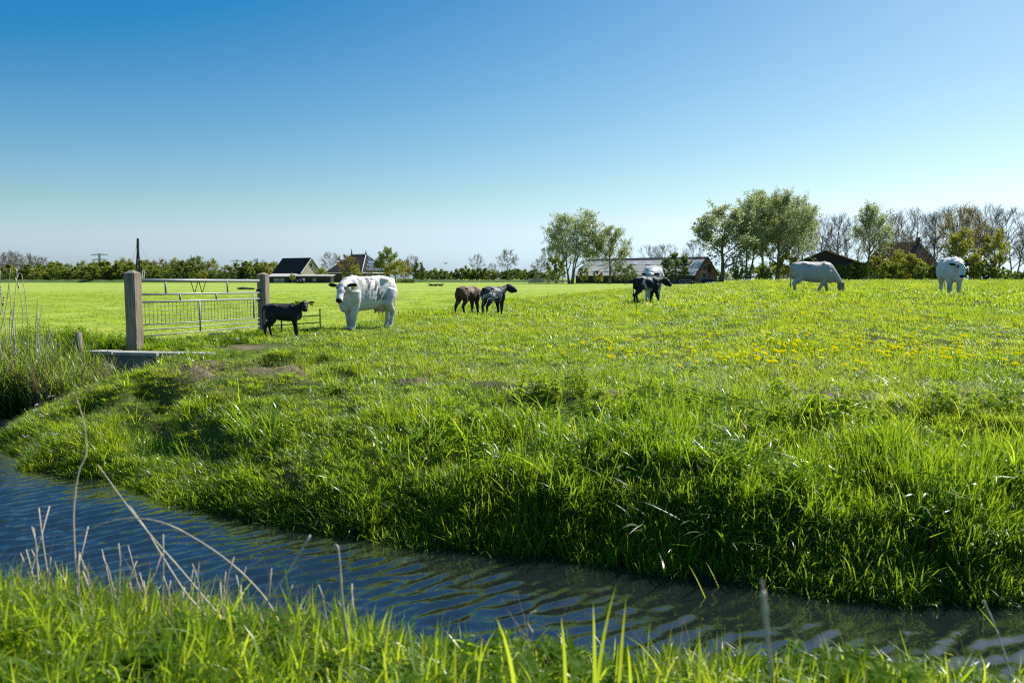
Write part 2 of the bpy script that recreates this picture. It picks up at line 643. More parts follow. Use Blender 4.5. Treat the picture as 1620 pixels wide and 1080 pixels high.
def height(x, y, detail=True):
    x = np.asarray(x, float)
    y = np.asarray(y, float)
    s = shore_distance(x, y)
    near_side = y < np.interp(x, near_arr[:, 0], near_arr[:, 1]) + 0.0
    a = x / np.maximum(y, 1.0)
    # the meadow swells to the right and falls away again beyond its crest
    up = 0.68 * S(a, 0.02, 0.38) * S(y, 9, 26) + 0.30 * S(y, 28, 60) * S(a, 0.18, 0.33)
    up = up * (1 - S(y, 66, 115))
    plateau = up + 0.0
    edge = mown_edge(x)
    mown = S(y - edge, -0.6, 2.0)
    plateau = plateau - 0.10 * mown * (1 - S(y, 60, 140))
    if detail:
        rough = (fbm(x * 0.55, y * 0.55, 3) - 0.5) * 0.16 * (1 - S(y, 10.5, 12) * S(-x, 3.5, 5)) + (fbm(x * 1.7, y * 1.7, 9) - 0.5) * 0.07
        plateau = plateau + rough * (1 - mown) * S(s, 0.5, 3.0) * (1 - 0.5 * S(y, 30, 60)) * np.where(near_side, 0.4, 1.0)
    # the right bank is undercut and nearly upright at the water, the left one climbs in trodden ledges
    lf = S(-x, -1.0, 2.2)
    kf = 0.42 + 0.28 * (fbm(x * 0.8, y * 0.8, 161, 2) - 0.5) * 2
    steep = kf * S(s, -0.04, 0.38) + (1 - kf) * (1 - (1 - np.clip(s / 2.3, 0, 1)) ** 2)
    ledge = 0.14 * S(s, -0.04, 0.28) + 0.86 * (1 - (1 - np.clip(s / 4.2, 0, 1)) ** 1.7)
    prof = steep * (1 - lf) + ledge * lf
    bl = S(-x, 3.4, 5.3) * S(y, 11.0, 12.5)
    prof = prof * (1 - bl) + np.clip(s / 0.9, 0, 1) * bl
    z_far = ZW + (plateau - ZW) * prof
    if detail:
        hum = (S(fbm(x * 1.45 + 0.45 * y, y * 1.5, 21, 2), 0.36, 0.62) - 0.5) * (0.36 + 0.24 * lf) + (fbm(x * 3.1, y * 3.1, 23, 2) - 0.5) * 0.14
        hum = hum * (1 - S(y, 10.8, 12.6) * S(-x, 3.0, 4.8))
        hum = hum * (S(s, 0.0, 0.5) * (1 - lf) + S(s, 0.05, 1.3) * lf) * (1 - S(s, 2.4, 4.4)) * (0.40 + 0.60 * S(-x, -1.5, 2.5))
        z_far = z_far + hum
    wn_ = 1.0
    tn = np.clip(s / wn_, 0, 1)
    top_n = -0.13 + 0.20 * S(-x, 0.1, 2.3)
    if detail:
        top_n = top_n + (fbm(x * 1.1, y * 1.1, 31) - 0.5) * 0.12
    z_near = ZW + (top_n - ZW) * (1 - (1 - tn) ** 2.0)
    z = np.where(near_side, z_near, z_far)
    under = ZW - 0.03 - 0.45 * S(-s, 0.0, 1.0)
    return np.where(s < 0, under, z)


def hz(x, y):
    return float(height(np.array([x]), np.array([y]))[0])


def ground_px(u, v, add=0.0):
    """Where the pixel's line of sight meets the land."""
    d = ray(u, v)
    t = 2.0
    o = np.array([0, 0, EYE])
    ts = np.concatenate([np.arange(2.0, 40, 0.05), np.arange(40, 260, 0.5)])
    P = o + ts[:, None] * d
    h = height(P[:, 0], P[:, 1]) + add
    k = np.argmax(P[:, 2] < h)
    return P[k][0], P[k][1], h[k] - add


def axis(fine0, fine1, step, lo, hi, growth=1.09):
    mid = list(np.arange(fine0, fine1 + 1e-6, step))
    s, v, right = step, fine1, []
    while v < hi:
        s *= growth
        v += s
        right.append(v)
    s, v, left = step, fine0, []
    while v > lo:
        s *= growth
        v -= s
        left.append(v)
    return np.array(left[::-1] + mid + right)


def build_ground():
    xs = axis(-9.0, 8.5, 0.11, -1400, 1400)
    ys = axis(1.2, 15.0, 0.11, -60, 1800)
    X, Y = np.meshgrid(xs, ys)
    x, y = X.ravel(), Y.ravel()
    z = height(x, y)
    s = shore_distance(x, y)
    nx, ny = len(xs), len(ys)
    me = bpy.data.meshes.new('ground')
    co = np.stack([x, y, z], 1)
    i = np.arange((ny - 1) * (nx - 1))
    r, c = i // (nx - 1), i % (nx - 1)
    a = r * nx + c
    F = np.stack([a, a + 1, a + nx + 1, a + nx], 1)
    me.vertices.add(len(co))
    me.vertices.foreach_set('co', co.ravel())
    me.loops.add(F.size)
    me.polygons.add(len(F))
    me.polygons.foreach_set('loop_start', np.arange(len(F)) * 4)
    me.polygons.foreach_set('loop_total', np.full(len(F), 4))
    me.loops.foreach_set('vertex_index', F.ravel())
    me.polygons.foreach_set('use_smooth', np.ones(len(F), bool))
    me.update()
    me.validate()
    at_ = me.attributes.new('zone', 'FLOAT_COLOR', 'POINT')
    col = np.zeros((len(co), 4))
    col[:, 0] = path_mask(x, y)
    col[:, 1] = S(y - mown_edge(x), -0.4, 0.6)
    col[:, 2] = 1 - S(s, 0.02, 0.30)
    col[:, 3] = 1
    at_.data.foreach_set('color', col.ravel())
    me.materials.append(M['ground'])
    o = obj('ground', me)
    tag(o, kind='structure')
    return o


build_ground()


def build_water():
    st = 0.030
    xs = np.arange(-13.5, 8.5, st)
    ys = np.arange(1.0, 13.3, st)
    X, Y = np.meshgrid(xs, ys)
    x, y = X.ravel(), Y.ravel()
    s = shore_distance(x, y)
    rs = np.random.RandomState(4)
    z = np.zeros_like(x)
    gust = 0.45 + 1.1 * fbm(x * 0.35, y * 0.5, 61, 2)
    calm = S(-s, 0.0, 1.0)
    for k in range(46):
        lam = 0.055 * (3.5 ** rs.rand())
        ang = R(128) + rs.randn() * R(15)          # waves run up the ditch, crests slanting across it
        kx, ky = math.cos(ang) * 2 * math.pi / lam, math.sin(ang) * 2 * math.pi / lam
        amp = 0.0036 * lam / 0.3
        z += amp * np.sin(kx * x + ky * y + rs.rand() * 6.28 + 1.1 * fbm(x * 0.8, y * 0.8, 90 + k, 1))
    z = ZW + z * gust * (0.30 + 0.70 * calm) * 0.80
    nx, ny = len(xs), len(ys)
    keep = s < 0.35
    idx = np.full(len(x), -1)
    idx[keep] = np.arange(keep.sum())
    i = np.arange((ny - 1) * (nx - 1))
    r, c = i // (nx - 1), i % (nx - 1)
    a = r * nx + c
    F = np.stack([a, a + 1, a + nx + 1, a + nx], 1)
    F = idx[F]
    F = F[(F >= 0).all(1)]
    co = np.stack([x, y, z], 1)[keep]
    me = bpy.data.meshes.new('water')
    me.vertices.add(len(co))
    me.vertices.foreach_set('co', co.ravel())
    me.loops.add(F.size)
    me.polygons.add(len(F))
    me.polygons.foreach_set('loop_start', np.arange(len(F)) * 4)
    me.polygons.foreach_set('loop_total', np.full(len(F), 4))
    me.loops.foreach_set('vertex_index', F.ravel())
    me.polygons.foreach_set('use_smooth', np.ones(len(F), bool))
    me.update()
    me.validate()
    me.materials.append(M['water'])
    o = obj('water', me)
    tag(o, kind='structure')
    # the ditch outside the rippled stretch
    for nm, pts in (('water', [(-60, 2.0), (-13.5, 4.0), (-13.5, 13.3), (-60, 10)]), ('water', [(8.5, 0.0), (60, -24), (60, -14), (8.5, 4.5)])):
        b = MB()
        b.add([(p[0], p[1], ZW) for p in pts], [(0, 1, 2, 3)])
        tag(b.build(nm, M['water']), kind='structure')


build_water()

# ------------------------------------------------------------------ gate, posts, culvert wall
GL = np.array([-6.81, 13.80])
GR = np.array([-5.79, 17.50])
gdir = (GR - GL) / np.linalg.norm(GR - GL)


def gate_post(x, y, top, rz, label):
    t = thing('gate_post', label, 'gate post', (x, y, 0.0), rz, 'wooden gate posts')
    z0 = hz(x, y) - 0.3
    w = 0.205
    b = MB()
    seg = 9
    rs = np.random.RandomState(int(abs(x) * 10))
    V, F = [], []
    for i in range(seg + 1):
        z = z0 + (top - z0) * i / seg
        for sx, sy in ((-1, -1), (1, -1), (1, 1), (-1, 1)):
            c = w / 2 - 0.006
            # chamfered corner: two vertices
            if sx * sy > 0:
                e = ((sx * w / 2, sy * c), (sx * c, sy * w / 2))
            else:
                e = ((sx * c, sy * w / 2), (sx * w / 2, sy * c))
            for ex, ey in (e if (sx, sy) in ((-1, -1), (1, 1)) else e):
                V.append((ex + rs.randn() * 0.0016, ey + rs.randn() * 0.0016, z))
    n = 8
    for i in range(seg):
        for k in range(n):
            k2 = (k + 1) % n
            F.append((i * n + k, i * n + k2, (i + 1) * n + k2, (i + 1) * n + k))
    F.append(tuple(range(n))[::-1])
    F.append(tuple(seg * n + k for k in range(n)))
    b.add(V, F)
    b.build('shaft', M['oak'], t)
    c = MB()
    q = w / 2 + 0.004
    c.add([(-q, -q, top + 0.001), (q, -q, top + 0.001), (q, q, top + 0.001), (-q, q, top + 0.001), (0, 0, top + 0.062)], [(3, 2, 1, 0), (0, 1, 4), (1, 2, 4), (2, 3, 4), (3, 0, 4)])
    c.build('pyramid_top', M['oak'], t)
    return t


prz = math.atan2(-0.15, 0.99)
gate_post(GL[0] - 0.01, GL[1] - 0.12, 1.39, prz, 'square wooden post at the near end of the gate beside the ditch wall')
rp = gate_post(GR[0] + 0.02, GR[1] + 0.14, 1.38, prz, 'square wooden post at the far end of the gate behind the black calf')
for z_, h_ in ((1.00, 0.09), (0.80, 0.05)):
    hb = MB()
    hb.box((-0.06, -0.14, z_), (0.05, 0.09, h_))
    hb.build('hinge', M['iron'], rp)

M['wire'] = plain('dull_wire', (0.16, 0.16, 0.15), 0.7, metal=0.3, var=0.2)
gate = thing('field_gate', 'galvanised field gate with wire mesh hung between two wooden posts', 'gate', (GL[0], GL[1], 0))


def gp(t, z):
    """Point on the gate: t metres from the near post."""
    p = gdir * t
    return (p[0], p[1], z)


GLEN = float(np.linalg.norm(GR - GL))
for zl, zr, r in ((1.262, 1.243, 0.030), (1.004, 0.968, 0.019), (0.862, 0.828, 0.019), (0.445, 0.385, 0.012), (0.345, 0.300, 0.011), (0.235, 0.20, 0.012)):
    b = MB()
    b.tube([gp(0.10, zl), gp(GLEN * 0.5, (zl + zr) / 2), gp(GLEN - 0.06, zr)], r, 8)
    b.build('rail', M['galv'], gate, True)


def t_of(u):
    """Distance along the gate seen at photograph column u."""
    best = min(np.linspace(0, GLEN, 400), key=lambda t: abs(810 + FPX * (GL[0] + gdir[0] * t) / (GL[1] + gdir[1] * t) - u))
    return float(best)


def rail_z(k, t):
    zl, zr = ((1.262, 1.243), (1.004, 0.968), (0.862, 0.828), (0.445, 0.385), (0.345, 0.30), (0.235, 0.20))[k]
    return zl + (zr - zl) * t / GLEN


for u, k0, k1 in ((263, 0, 1), (361, 0, 1), (285.5, 1, 2), (343, 1, 2), (316, 2, 5), (223.5, 2, 5), (401.5, 1, 3)):
    t = t_of(u)
    b = MB()
    b.tube([gp(t, rail_z(k0, t)), gp(t, rail_z(k1, t))], 0.018, 6)
    b.build('upright', M['galv'], gate, True)
b = MB()
us = (303, 308.5, 315.5, 321, 327)
for i, (a, c) in enumerate(((303, 309), (309, 315), (316, 321), (321, 327))):
    ta, tc = t_of(a), t_of(c)
    down = i % 2 == 0
    b.tube([gp(ta, rail_z(0 if down else 1, ta)), gp(tc, rail_z(1 if down else 0, tc))], 0.008, 5)
b.build('bracing_rod', M['iron'], gate)
b = MB()
t = 0.18
while t < GLEN - 0.1:
    b.tube([gp(t, rail_z(2, t)), gp(t, rail_z(3, t))], 0.0045, 4, False)
    t += 0.105
for k in range(1, 5):
    f = k / 5.0
    b.tube([gp(0.12, rail_z(2, 0.12) * (1 - f) + rail_z(3, 0.12) * f), gp(GLEN - 0.08, rail_z(2, GLEN) * (1 - f) + rail_z(3, GLEN) * f)], 0.0045, 4, False)
o = b.build('wire_mesh', M['wire'], gate)
o['kind'] = 'stuff'

# low hurdle behind the black calf
hur = thing('iron_hurdle', 'low rusty iron hurdle standing behind the black calf', 'hurdle', (0, 0, 0))
hA, hB = np.array([-5.62, 17.6]), np.array([-4.66, 18.4])
zA, zB = hz(*hA), hz(*hB)
for f, top in ((0.22, 0.34), (1.0, 0.56)):
    p = hA + (hB - hA) * f
    b = MB()
    b.tube([(p[0], p[1], hz(*p) - 0.1), (p[0], p[1], hz(*p) + top)], 0.016, 6)
    b.build('post', M['iron'], hur)
for h0, h1, f0 in ((0.36, 0.40, 0.10), (0.19, 0.23, 0.0), (0.04, 0.07, 0.0)):
    p = hA + (hB - hA) * f0
    b = MB()
    b.tube([(p[0], p[1], zA + h0), (hB[0], hB[1], zB + h1)], 0.013, 6)
    b.build('rail', M['iron'], hur)

# headwall of the culvert with its slabs
wall = thing('culvert_wall', 'concrete wall at the end of the ditch below the gate post', 'wall', (0, 0, 0))
wa, wb = np.array([-7.55, 13.02]), np.array([-5.05, 12.62])
ang = math.atan2(*(wb - wa)[::-1])
mid = (wa + wb) / 2
b = MB()
b.box((mid[0], mid[1] + 0.10, -0.52), (np.linalg.norm(wb - wa), 0.22, 1.025), ang)
b.build('wall_face', M['concrete'], wall)
for f0, f1 in ((0.0, 0.30), (0.31, 0.63), (0.65, 0.99)):
    p0, p1 = wa + (wb - wa) * f0, wa + (wb - wa) * f1
    m_ = (p0 + p1) / 2
    b = MB()
    b.box((m_[0], m_[1] + 0.11, 0.022 + random.Random(f0).uniform(-0.006, 0.006)), (np.linalg.norm(p1 - p0), 0.30, 0.055), ang)
    b.build('coping_slab', M['stone'], wall)

for u, v, L_, w_, a_, lab in ((349, 532, 0.56, 0.13, 0.20, 'pale broken slab lying in the grass near the far gate post'),
                              (350, 542, 0.36, 0.12, 0.05, 'short pale slab lying on the trodden earth before the gate'),
                              (374, 542, 0.16, 0.10, 0.9, 'small pale stone lying beside the trodden earth before the gate'),
                              (245, 541, 0.24, 0.10, 0.15, 'pale stone half hidden in grass under the gate')):
    x, y, z = ground_px(u, v)
    t = MB()
    t.box((0, 0, 0), (L_, w_, 0.07), a_, 0.9)
    V = t.v[0]
    V += np.random.RandomState(int(u)).randn(*V.shape) * 0.008
    s_ = t.build('stone_slab', M['stone'])
    s_.location = (x, y, z + 0.05)
    tag(s_, lab, 'stone')

st = MB()
x, y = -7.38, 12.86
rs = np.random.RandomState(3)
st.tube([(0, 0, -0.75), (0.01, 0, -0.3), (0.0, 0.01, 0.1), (0.012, 0, 0.385)], [0.062, 0.06, 0.058, 0.052], 9)
st.v[0] += rs.randn(*st.v[0].shape) * 0.004
o = st.build('wooden_stake', M['stake'], None, True)
o.location = (x, y, 0)
tag(o, 'short weathered wooden stake standing against the ditch wall', 'stake')


# ------------------------------------------------------------------ cattle
def coat_material():
    m, nt, out = new_mat('cattle_coat')
    L = nt.links.new
    at_ = N(nt, 'ShaderNodeAttribute')
    at_.attribute_name = 'coat'
    tc = N(nt, 'ShaderNodeTexCoord')
    nz = N(nt, 'ShaderNodeTexNoise')
    nz.inputs['Scale'].default_value = 30
    nz.inputs['Detail'].default_value = 5
    cr = N(nt, 'ShaderNodeValToRGB')
    cr.color_ramp.elements[0].color = (0.74, 0.73, 0.70, 1)
    cr.color_ramp.elements[1].color = (1.08, 1.08, 1.08, 1)
    cr.color_ramp.elements[0].position = 0.3
    cr.color_ramp.elements[1].position = 0.65
    mx = N(nt, 'ShaderNodeMix', data_type='RGBA', blend_type='MULTIPLY')
    mx.inputs[0].default_value = 1.0
    b = N(nt, 'ShaderNodeBsdfPrincipled')
    b.inputs['Roughness'].default_value = 0.62
    b.inputs['Specular IOR Level'].default_value = 0.28
    b.inputs['Sheen Weight'].default_value = 0.12
    b.inputs['Sheen Roughness'].default_value = 0.4
    bp = N(nt, 'ShaderNodeBump')
    bp.inputs['Strength'].default_value = 0.25
    bp.inputs['Distance'].default_value = 0.015
    L(tc.outputs['Object'], nz.inputs['Vector'])
    L(nz.outputs['Fac'], cr.inputs['Fac'])
    L(at_.outputs['Color'], mx.inputs[6])
    L(cr.outputs['Color'], mx.inputs[7])
    L(mx.outputs[2], b.inputs['Base Color'])
    L(nz.outputs['Fac'], bp.inputs['Height'])
    L(bp.outputs['Normal'], b.inputs['Normal'])
    L(b.outputs[0], out.inputs['Surface'])
    return m


M['coat'] = coat_material()
M['eye'] = plain('eye_gloss', (0.012, 0.010, 0.009), 0.12, var=0.1, bump=0.0, spec=0.6)
M['tagyellow'] = plain('yellow_ear_tag', (0.75, 0.52, 0.03), 0.5, var=0.08, bump=0.0)

WHITE = np.array([0.69, 0.675, 0.635])


STANDING = []


def animal(name, label, x, y, heading, scale, poll, muzzle, coat, calf=False, legs=None, ears=(1, 1), tags=(0, 0), tail=0.0, udder=False, bulk=1.0, horn=False, z=None, ear_droop=0.0, voxel=0.018, hsm=1.0):
    """One animal. heading: direction of travel in the world; poll, muzzle: head points in body axes (x forward, y to its left)."""
    b = MB()
    kx = 0.83 if calf else 1.0
    kw = (0.74 if calf else 1.0) * bulk
    raise_ = 0.11 if calf else 0.0
    sec = [(-0.87, 1.20, 1.00, 0.10), (-0.83, 1.27, 0.84, 0.21), (-0.74, 1.325, 0.71, 0.285), (-0.58, 1.365, 0.62, 0.33), (-0.42, 1.375, 0.57, 0.32), (-0.22, 1.345, 0.53, 0.315),
           (0.00, 1.325, 0.495, 0.345), (0.22, 1.325, 0.485, 0.335), (0.40, 1.345, 0.485, 0.31), (0.55, 1.365, 0.485, 0.285), (0.70, 1.33, 0.51, 0.245), (0.82, 1.22, 0.58, 0.18), (0.89, 1.10, 0.68, 0.11)]
    if calf:
        sec = [(q0, q1, q2 + 0.055, q3) for q0, q1, q2, q3 in sec]
    b.loft([(px * kx, t, bt + raise_, w * kw) for px, t, bt, w in sec], 22, 2.25)
    bo = 0.0 if calf else 1.0
    for sd in (1, -1):
        b.ellipsoid((-0.43 * kx, 0.215 * kw * sd, 1.272), (0.14, 0.085, 0.070))            # hook bone
        b.ellipsoid((-0.78 * kx, 0.11 * kw * sd, 1.225), (0.09, 0.07, 0.09))              # pin bone
        b.ellipsoid((-0.66 * kx, 0.22 * kw * sd, 0.96), (0.19 * kx, 0.13 * kw, 0.27))     # thigh
        b.ellipsoid((0.46 * kx, 0.185 * kw * sd, 1.08), (0.11 * kx, 0.115 * kw, 0.27), [[0.94, 0, -0.34], [0, 1, 0], [0.34, 0, 0.94]])   # shoulder blade
        b.ellipsoid((0.62 * kx, 0.15 * kw * sd, 0.90), (0.14 * kx, 0.12 * kw, 0.18))       # point of the shoulder
    b.tube([(-0.72 * kx, 0, 1.33), (-0.42 * kx, 0, 1.355), (-0.1 * kx, 0, 1.335), (0.25 * kx, 0, 1.33), (0.52 * kx, 0, 1.362)], [0.03, 0.04, 0.035, 0.035, 0.045], 8)
    lg = legs or ((0, 0), (0, 0), (0, 0), (0, 0))          # swing (metres forward) of hind left, hind right, fore left, fore right
    lr = 0.90 if calf else 1.0
    for i, sd in ((0, 1), (1, -1)):
        dx = lg[i][0]
        yy = 0.185 * kw * sd
        P = [(-0.60 * kx, yy, 1.02), (-0.56 * kx, yy * 1.12, 0.84), (-0.52 * kx + dx * 0.35, yy * 1.15, 0.68), (-0.66 * kx + dx * 0.6, yy, 0.55), (-0.765 * kx + dx * 0.72, yy * 0.95, 0.44),
             (-0.74 * kx + dx * 0.86, yy * 0.95, 0.30), (-0.705 * kx + dx, yy * 0.97, 0.115), (-0.665 * kx + dx * 1.02, yy, 0.055), (-0.64 * kx + dx * 1.03, yy, 0.0)]
        rr = [0.20, 0.19, 0.16, 0.115, 0.080, 0.064, 0.058, 0.066, 0.072]
        b.tube(P, [r * lr * (0.92 if calf else 1) for r in rr], 12)
        b.ellipsoid((-0.60 * kx, yy * 1.02, 1.0), (0.23 * kx, 0.155 * kw, 0.30))
        b.ellipsoid((-0.765 * kx + dx * 0.72, yy * 0.95, 0.45), (0.066 * lr, 0.055 * lr, 0.075))
    for i, sd in ((2, 1), (3, -1)):
        dx = lg[i][0]
        bend = lg[i][1]
        yy = 0.165 * kw * sd
        P = [(0.56 * kx, yy * 1.15, 1.0), (0.54 * kx, yy * 1.1, 0.80), (0.50 * kx + dx * 0.15, yy, 0.64), (0.525 * kx + dx * 0.5 + bend * 0.5, yy * 0.95, 0.40), (0.52 * kx + dx * 0.62 + bend * 0.4, yy * 0.93, 0.34),
             (0.52 * kx + dx * 0.95 - bend * 0.2, yy * 0.93, 0.115 + abs(bend) * 0.4), (0.55 * kx + dx - bend * 0.3, yy * 0.93, 0.055 + abs(bend) * 0.4), (0.57 * kx + dx - bend * 0.3, yy * 0.93, abs(bend) * 0.4)]
        rr = [0.17, 0.16, 0.125, 0.085, 0.077, 0.060, 0.066, 0.072]
        b.tube(P, [r * lr for r in rr], 12)
        b.ellipsoid((0.52 * kx, yy * 1.25, 0.98), (0.19 * kx, 0.115 * kw, 0.30))
    poll = np.array(poll, float)
    muz = np.array(muzzle, float)
    hd = muz - poll
    hl = np.linalg.norm(hd)
    hd /= hl
    up0 = np.array([0, 0, 1.0])
    if abs(hd[2]) > 0.9:
        up0 = np.array([poll[0] - 0.6, poll[1], 0.5])
        up0 /= np.linalg.norm(up0)
    side = np.cross(up0, hd)
    side /= np.linalg.norm(side)
    if side[1] < 0 and hd[0] > 0:
        side = -side
    up = np.cross(hd, side)
    if up[2] < 0 and abs(hd[2]) < 0.9:
        up = -up
    hs = (1.14 if calf else 1.05) * hsm
    rot = np.stack([hd, side, up], 1)
    # neck
    n0 = np.array([0.60 * kx, 0, 1.06 + raise_ * 0.3])
    n2 = poll + up * (-0.05) - hd * 0.02
    n1 = (n0 + n2) / 2 + np.array([0.03, 0, 0.0])
    ring = []
    for t in np.linspace(0, 1, 7):
        p = (1 - t) ** 2 * n0 + 2 * t * (1 - t) * n1 + t * t * n2
        ring.append(p)
    b.tube(ring, [(0.265 * (1 - t) + 0.115 * t) * (0.74 + 0.26 * kw if calf else kw) * (0.92 if calf else 1) for t in np.linspace(0, 1, 7)], 14)
    if not calf:                                             # dewlap and brisket
        b.ellipsoid((0.72 * kx, 0, 0.70), (0.17, 0.13 * kw, 0.25))
        dl = (n0 + n2) / 2 + np.array([0.05, 0, -0.16])
        b.ellipsoid(dl, (0.2, 0.06, 0.14))
    # head: skull, face, jaw, muzzle
    b.ellipsoid(poll + hd * 0.09 * hs - up * 0.02, (0.15 * hs, 0.118 * hs, 0.125 * hs), rot)
    b.ellipsoid(poll + hd * 0.20 * hs - up * 0.035, (0.17 * hs, 0.112 * hs, 0.118 * hs), rot)
    b.tube([poll + hd * 0.12 * hs - up * 0.04, poll + hd * hl * 0.62 - up * 0.05, poll + hd * hl * 0.96 - up * 0.055], [0.115 * hs, (0.096 if calf else 0.088) * hs, (0.086 if calf else 0.074) * hs], 12)
    b.ellipsoid(poll + hd * hl * 0.97 - up * 0.055, tuple(q * hs * (1.16 if calf else 1.0) for q in (0.075, 0.090, 0.072)), rot)
    b.ellipsoid(poll + hd * hl * 0.45 - up * 0.13 * hs, (0.17 * hs, 0.075 * hs, 0.062 * hs), rot)
    ear_c = []
    for sd, on in ((1, ears[0]), (-1, ears[1])):
        base = poll + side * sd * 0.105 * hs + hd * 0.05 - up * 0.005
        tip = base + side * sd * 0.215 * hs + up * (0.0 - ear_droop) - hd * 0.03
        ex = (tip - base) / np.linalg.norm(tip - base)
        ez = hd - ex * np.dot(hd, ex)
        ez /= np.linalg.norm(ez)
        ey = np.cross(ez, ex)
        c = (base * 0.42 + tip * 0.58)
        b.ellipsoid(c, (0.125 * hs, 0.070 * hs, 0.026), np.stack([ex, ey, ez], 1))
        b.tube([base - ex * 0.03, base + ex * 0.07], [0.035, 0.04], 8)
        ear_c.append((base, tip, ez))
    if horn:
        for sd in (1, -1):
            h0 = poll + side * sd * 0.08 + up * 0.05
            b.tube([h0, h0 + side * sd * 0.08 + up * 0.03, h0 + side * sd * 0.12 + up * 0.10 + hd * 0.03], [0.032, 0.026, 0.012], 8)
    # tail
    tx = -0.855 * kx
    tl = 0.52 if calf else 0.45
    b.tube([(tx + 0.12, 0, 1.30), (tx - 0.01, tail * 0.2, 1.285), (tx - 0.065, tail * 0.5, 1.18), (tx - 0.075, tail * 0.9, 0.95), (tx - 0.07, tail, 0.72), (tx - 0.06, tail, tl)], [0.045, 0.042, 0.034, 0.028, 0.026, 0.024], 9)
    b.ellipsoid((tx - 0.06, tail, tl - 0.06), (0.04, 0.04, 0.12))
    if udder:
        b.ellipsoid((-0.40, 0, 0.575), (0.20, 0.17, 0.135))
        for ux, uy in ((-0.33, 0.08), (-0.33, -0.08), (-0.46, 0.07), (-0.46, -0.07)):
            b.tube([(ux, uy, 0.50), (ux, uy, 0.40)], [0.03, 0.022], 8)
    me = b.mesh(name + '_raw', M['coat'])
    tmp = bpy.data.objects.new('tmp', me)
    COL.objects.link(tmp)
    rm = tmp.modifiers.new('r', 'REMESH')
    rm.mode = 'VOXEL'
    rm.voxel_size = voxel
    sm = tmp.modifiers.new('s', 'SMOOTH')
    sm.factor = 0.5
    sm.iterations = 5
    bpy.context.view_layer.update()
    dg = bpy.context.evaluated_depsgraph_get()
    body = bpy.data.meshes.new_from_object(tmp.evaluated_get(dg))
    bpy.data.objects.remove(tmp)
    bpy.data.meshes.remove(me)
    body.name = name
    P = np.zeros(len(body.vertices) * 3)
    body.vertices.foreach_get('co', P)
    P = P.reshape(-1, 3)
    Nn = np.zeros(len(body.vertices) * 3)
    body.vertices.foreach_get('normal', Nn)
    Nn = Nn.reshape(-1, 3)
    # ribs, the hollow of the flank and loose skin at the neck
    sidew = np.clip(np.abs(Nn[:, 1]), 0, 1)
    ribs = np.sin((P[:, 0] + 0.18 * P[:, 2]) * 62) * np.exp(-((P[:, 0] - 0.08) / 0.22) ** 2) * np.exp(-((P[:, 2] - 0.98) / 0.2) ** 2) * 0.0035
    flank = -0.022 * np.exp(-(((P[:, 0] + 0.26 * kx) / 0.13) ** 2 + ((P[:, 2] - 1.12) / 0.16) ** 2))
    skin = np.sin((P[:, 0] * 1.0 - P[:, 2] * 0.6) * 40) * np.exp(-(((P[:, 0] - 0.80 * kx) / 0.14) ** 2 + ((P[:, 2] - 1.0) / 0.2) ** 2)) * 0.005
    lump = (fbm(P[:, 0] * 9 + P[:, 1] * 5 + 20, P[:, 2] * 9 + 20, 7, 3) - 0.5) * 0.010
    P = P + Nn * ((ribs + flank + skin) * sidew + lump)[:, None]
    body.vertices.foreach_set('co', P.ravel())
    body.update()
    P = np.zeros(len(body.vertices) * 3)
    body.vertices.foreach_get('co', P)
    P = P.reshape(-1, 3)
    # muscle and bone relief on the torso
    ctx = dict(poll=poll, muz=muz, hd=hd, side=side, up=up, ears=ear_c, hl=hl, kx=kx)
    C = coat(P, ctx)
    # soil on knees and belly, uneven staining
    dirt_ = np.clip((1 - S(P[:, 2], 0.10, 0.62)) * S(pn(P, 7, 301), 0.30, 0.70) * 0.55 + S(pn(P, 3, 302), 0.55, 0.8) * 0.16, 0, 1)
    C = blend(C, dirt_ * (C.mean(1) > 0.15), (0.34, 0.27, 0.18))
    a = body.attributes.new('coat', 'FLOAT_COLOR', 'POINT')
    a.data.foreach_set('color', np.concatenate([np.clip(C, 0, 1), np.ones((len(P), 1))], 1).ravel())
    body.materials.clear()
    body.materials.append(M['coat'])
    body.polygons.foreach_set('use_smooth', [True] * len(body.polygons))
    o = obj(name, body)
    o.location = (x, y, (hz(x, y) if z is None else z) - 0.01)
    o.rotation_euler = (0, 0, math.atan2(heading[1], heading[0]))
    o.scale = (scale,) * 3
    tag(o, label, name.replace('_', ' '))
    STANDING.append((x, y, scale))
    for sd in (1, -1):
        e = MB()
        e.ellipsoid(poll + hd * 0.165 * hs + side * sd * 0.103 * hs + up * 0.030, (0.027, 0.017, 0.024), rot, 10, 6)
        e.build('eye', M['eye'], o, True)
    for k in (0, 1):
        if tags[k]:
            base, tip, ez = ear_c[k]
            e = MB()
            c = base * 0.45 + tip * 0.55 + ez * 0.04 - up * 0.045
            t_ = np.stack([side, up, ez], 1)
            w2 = 0.036 * tags[k]
            h2 = 0.042 * tags[k]
            V = [c + t_ @ np.array([sx * w2 * (0.6 if sy > 0 else 1), sy * h2, sz * 0.004]) for sz in (-1, 1) for sx, sy in ((-1, -1), (1, -1), (1, 1), (-1, 1))]
            e.add(V, [(3, 2, 1, 0), (4, 5, 6, 7), (0, 1, 5, 4), (1, 2, 6, 5), (2, 3, 7, 6), (3, 0, 4, 7)])
            e.build('ear_tag', M['tagyellow'], o)
    return o


def blend(C, m, col):
    m = np.clip(m, 0, 1)[:, None]
    return C * (1 - m) + np.array(col) * m


def near(P, c, r0, r1):
    return 1 - S(np.linalg.norm(P - np.array(c), axis=1), r0, r1)


def ear_mask(P, ctx, k):
    base, tip, ez = ctx['ears'][k]
    return near(P, base * 0.35 + tip * 0.65, 0.115, 0.15)


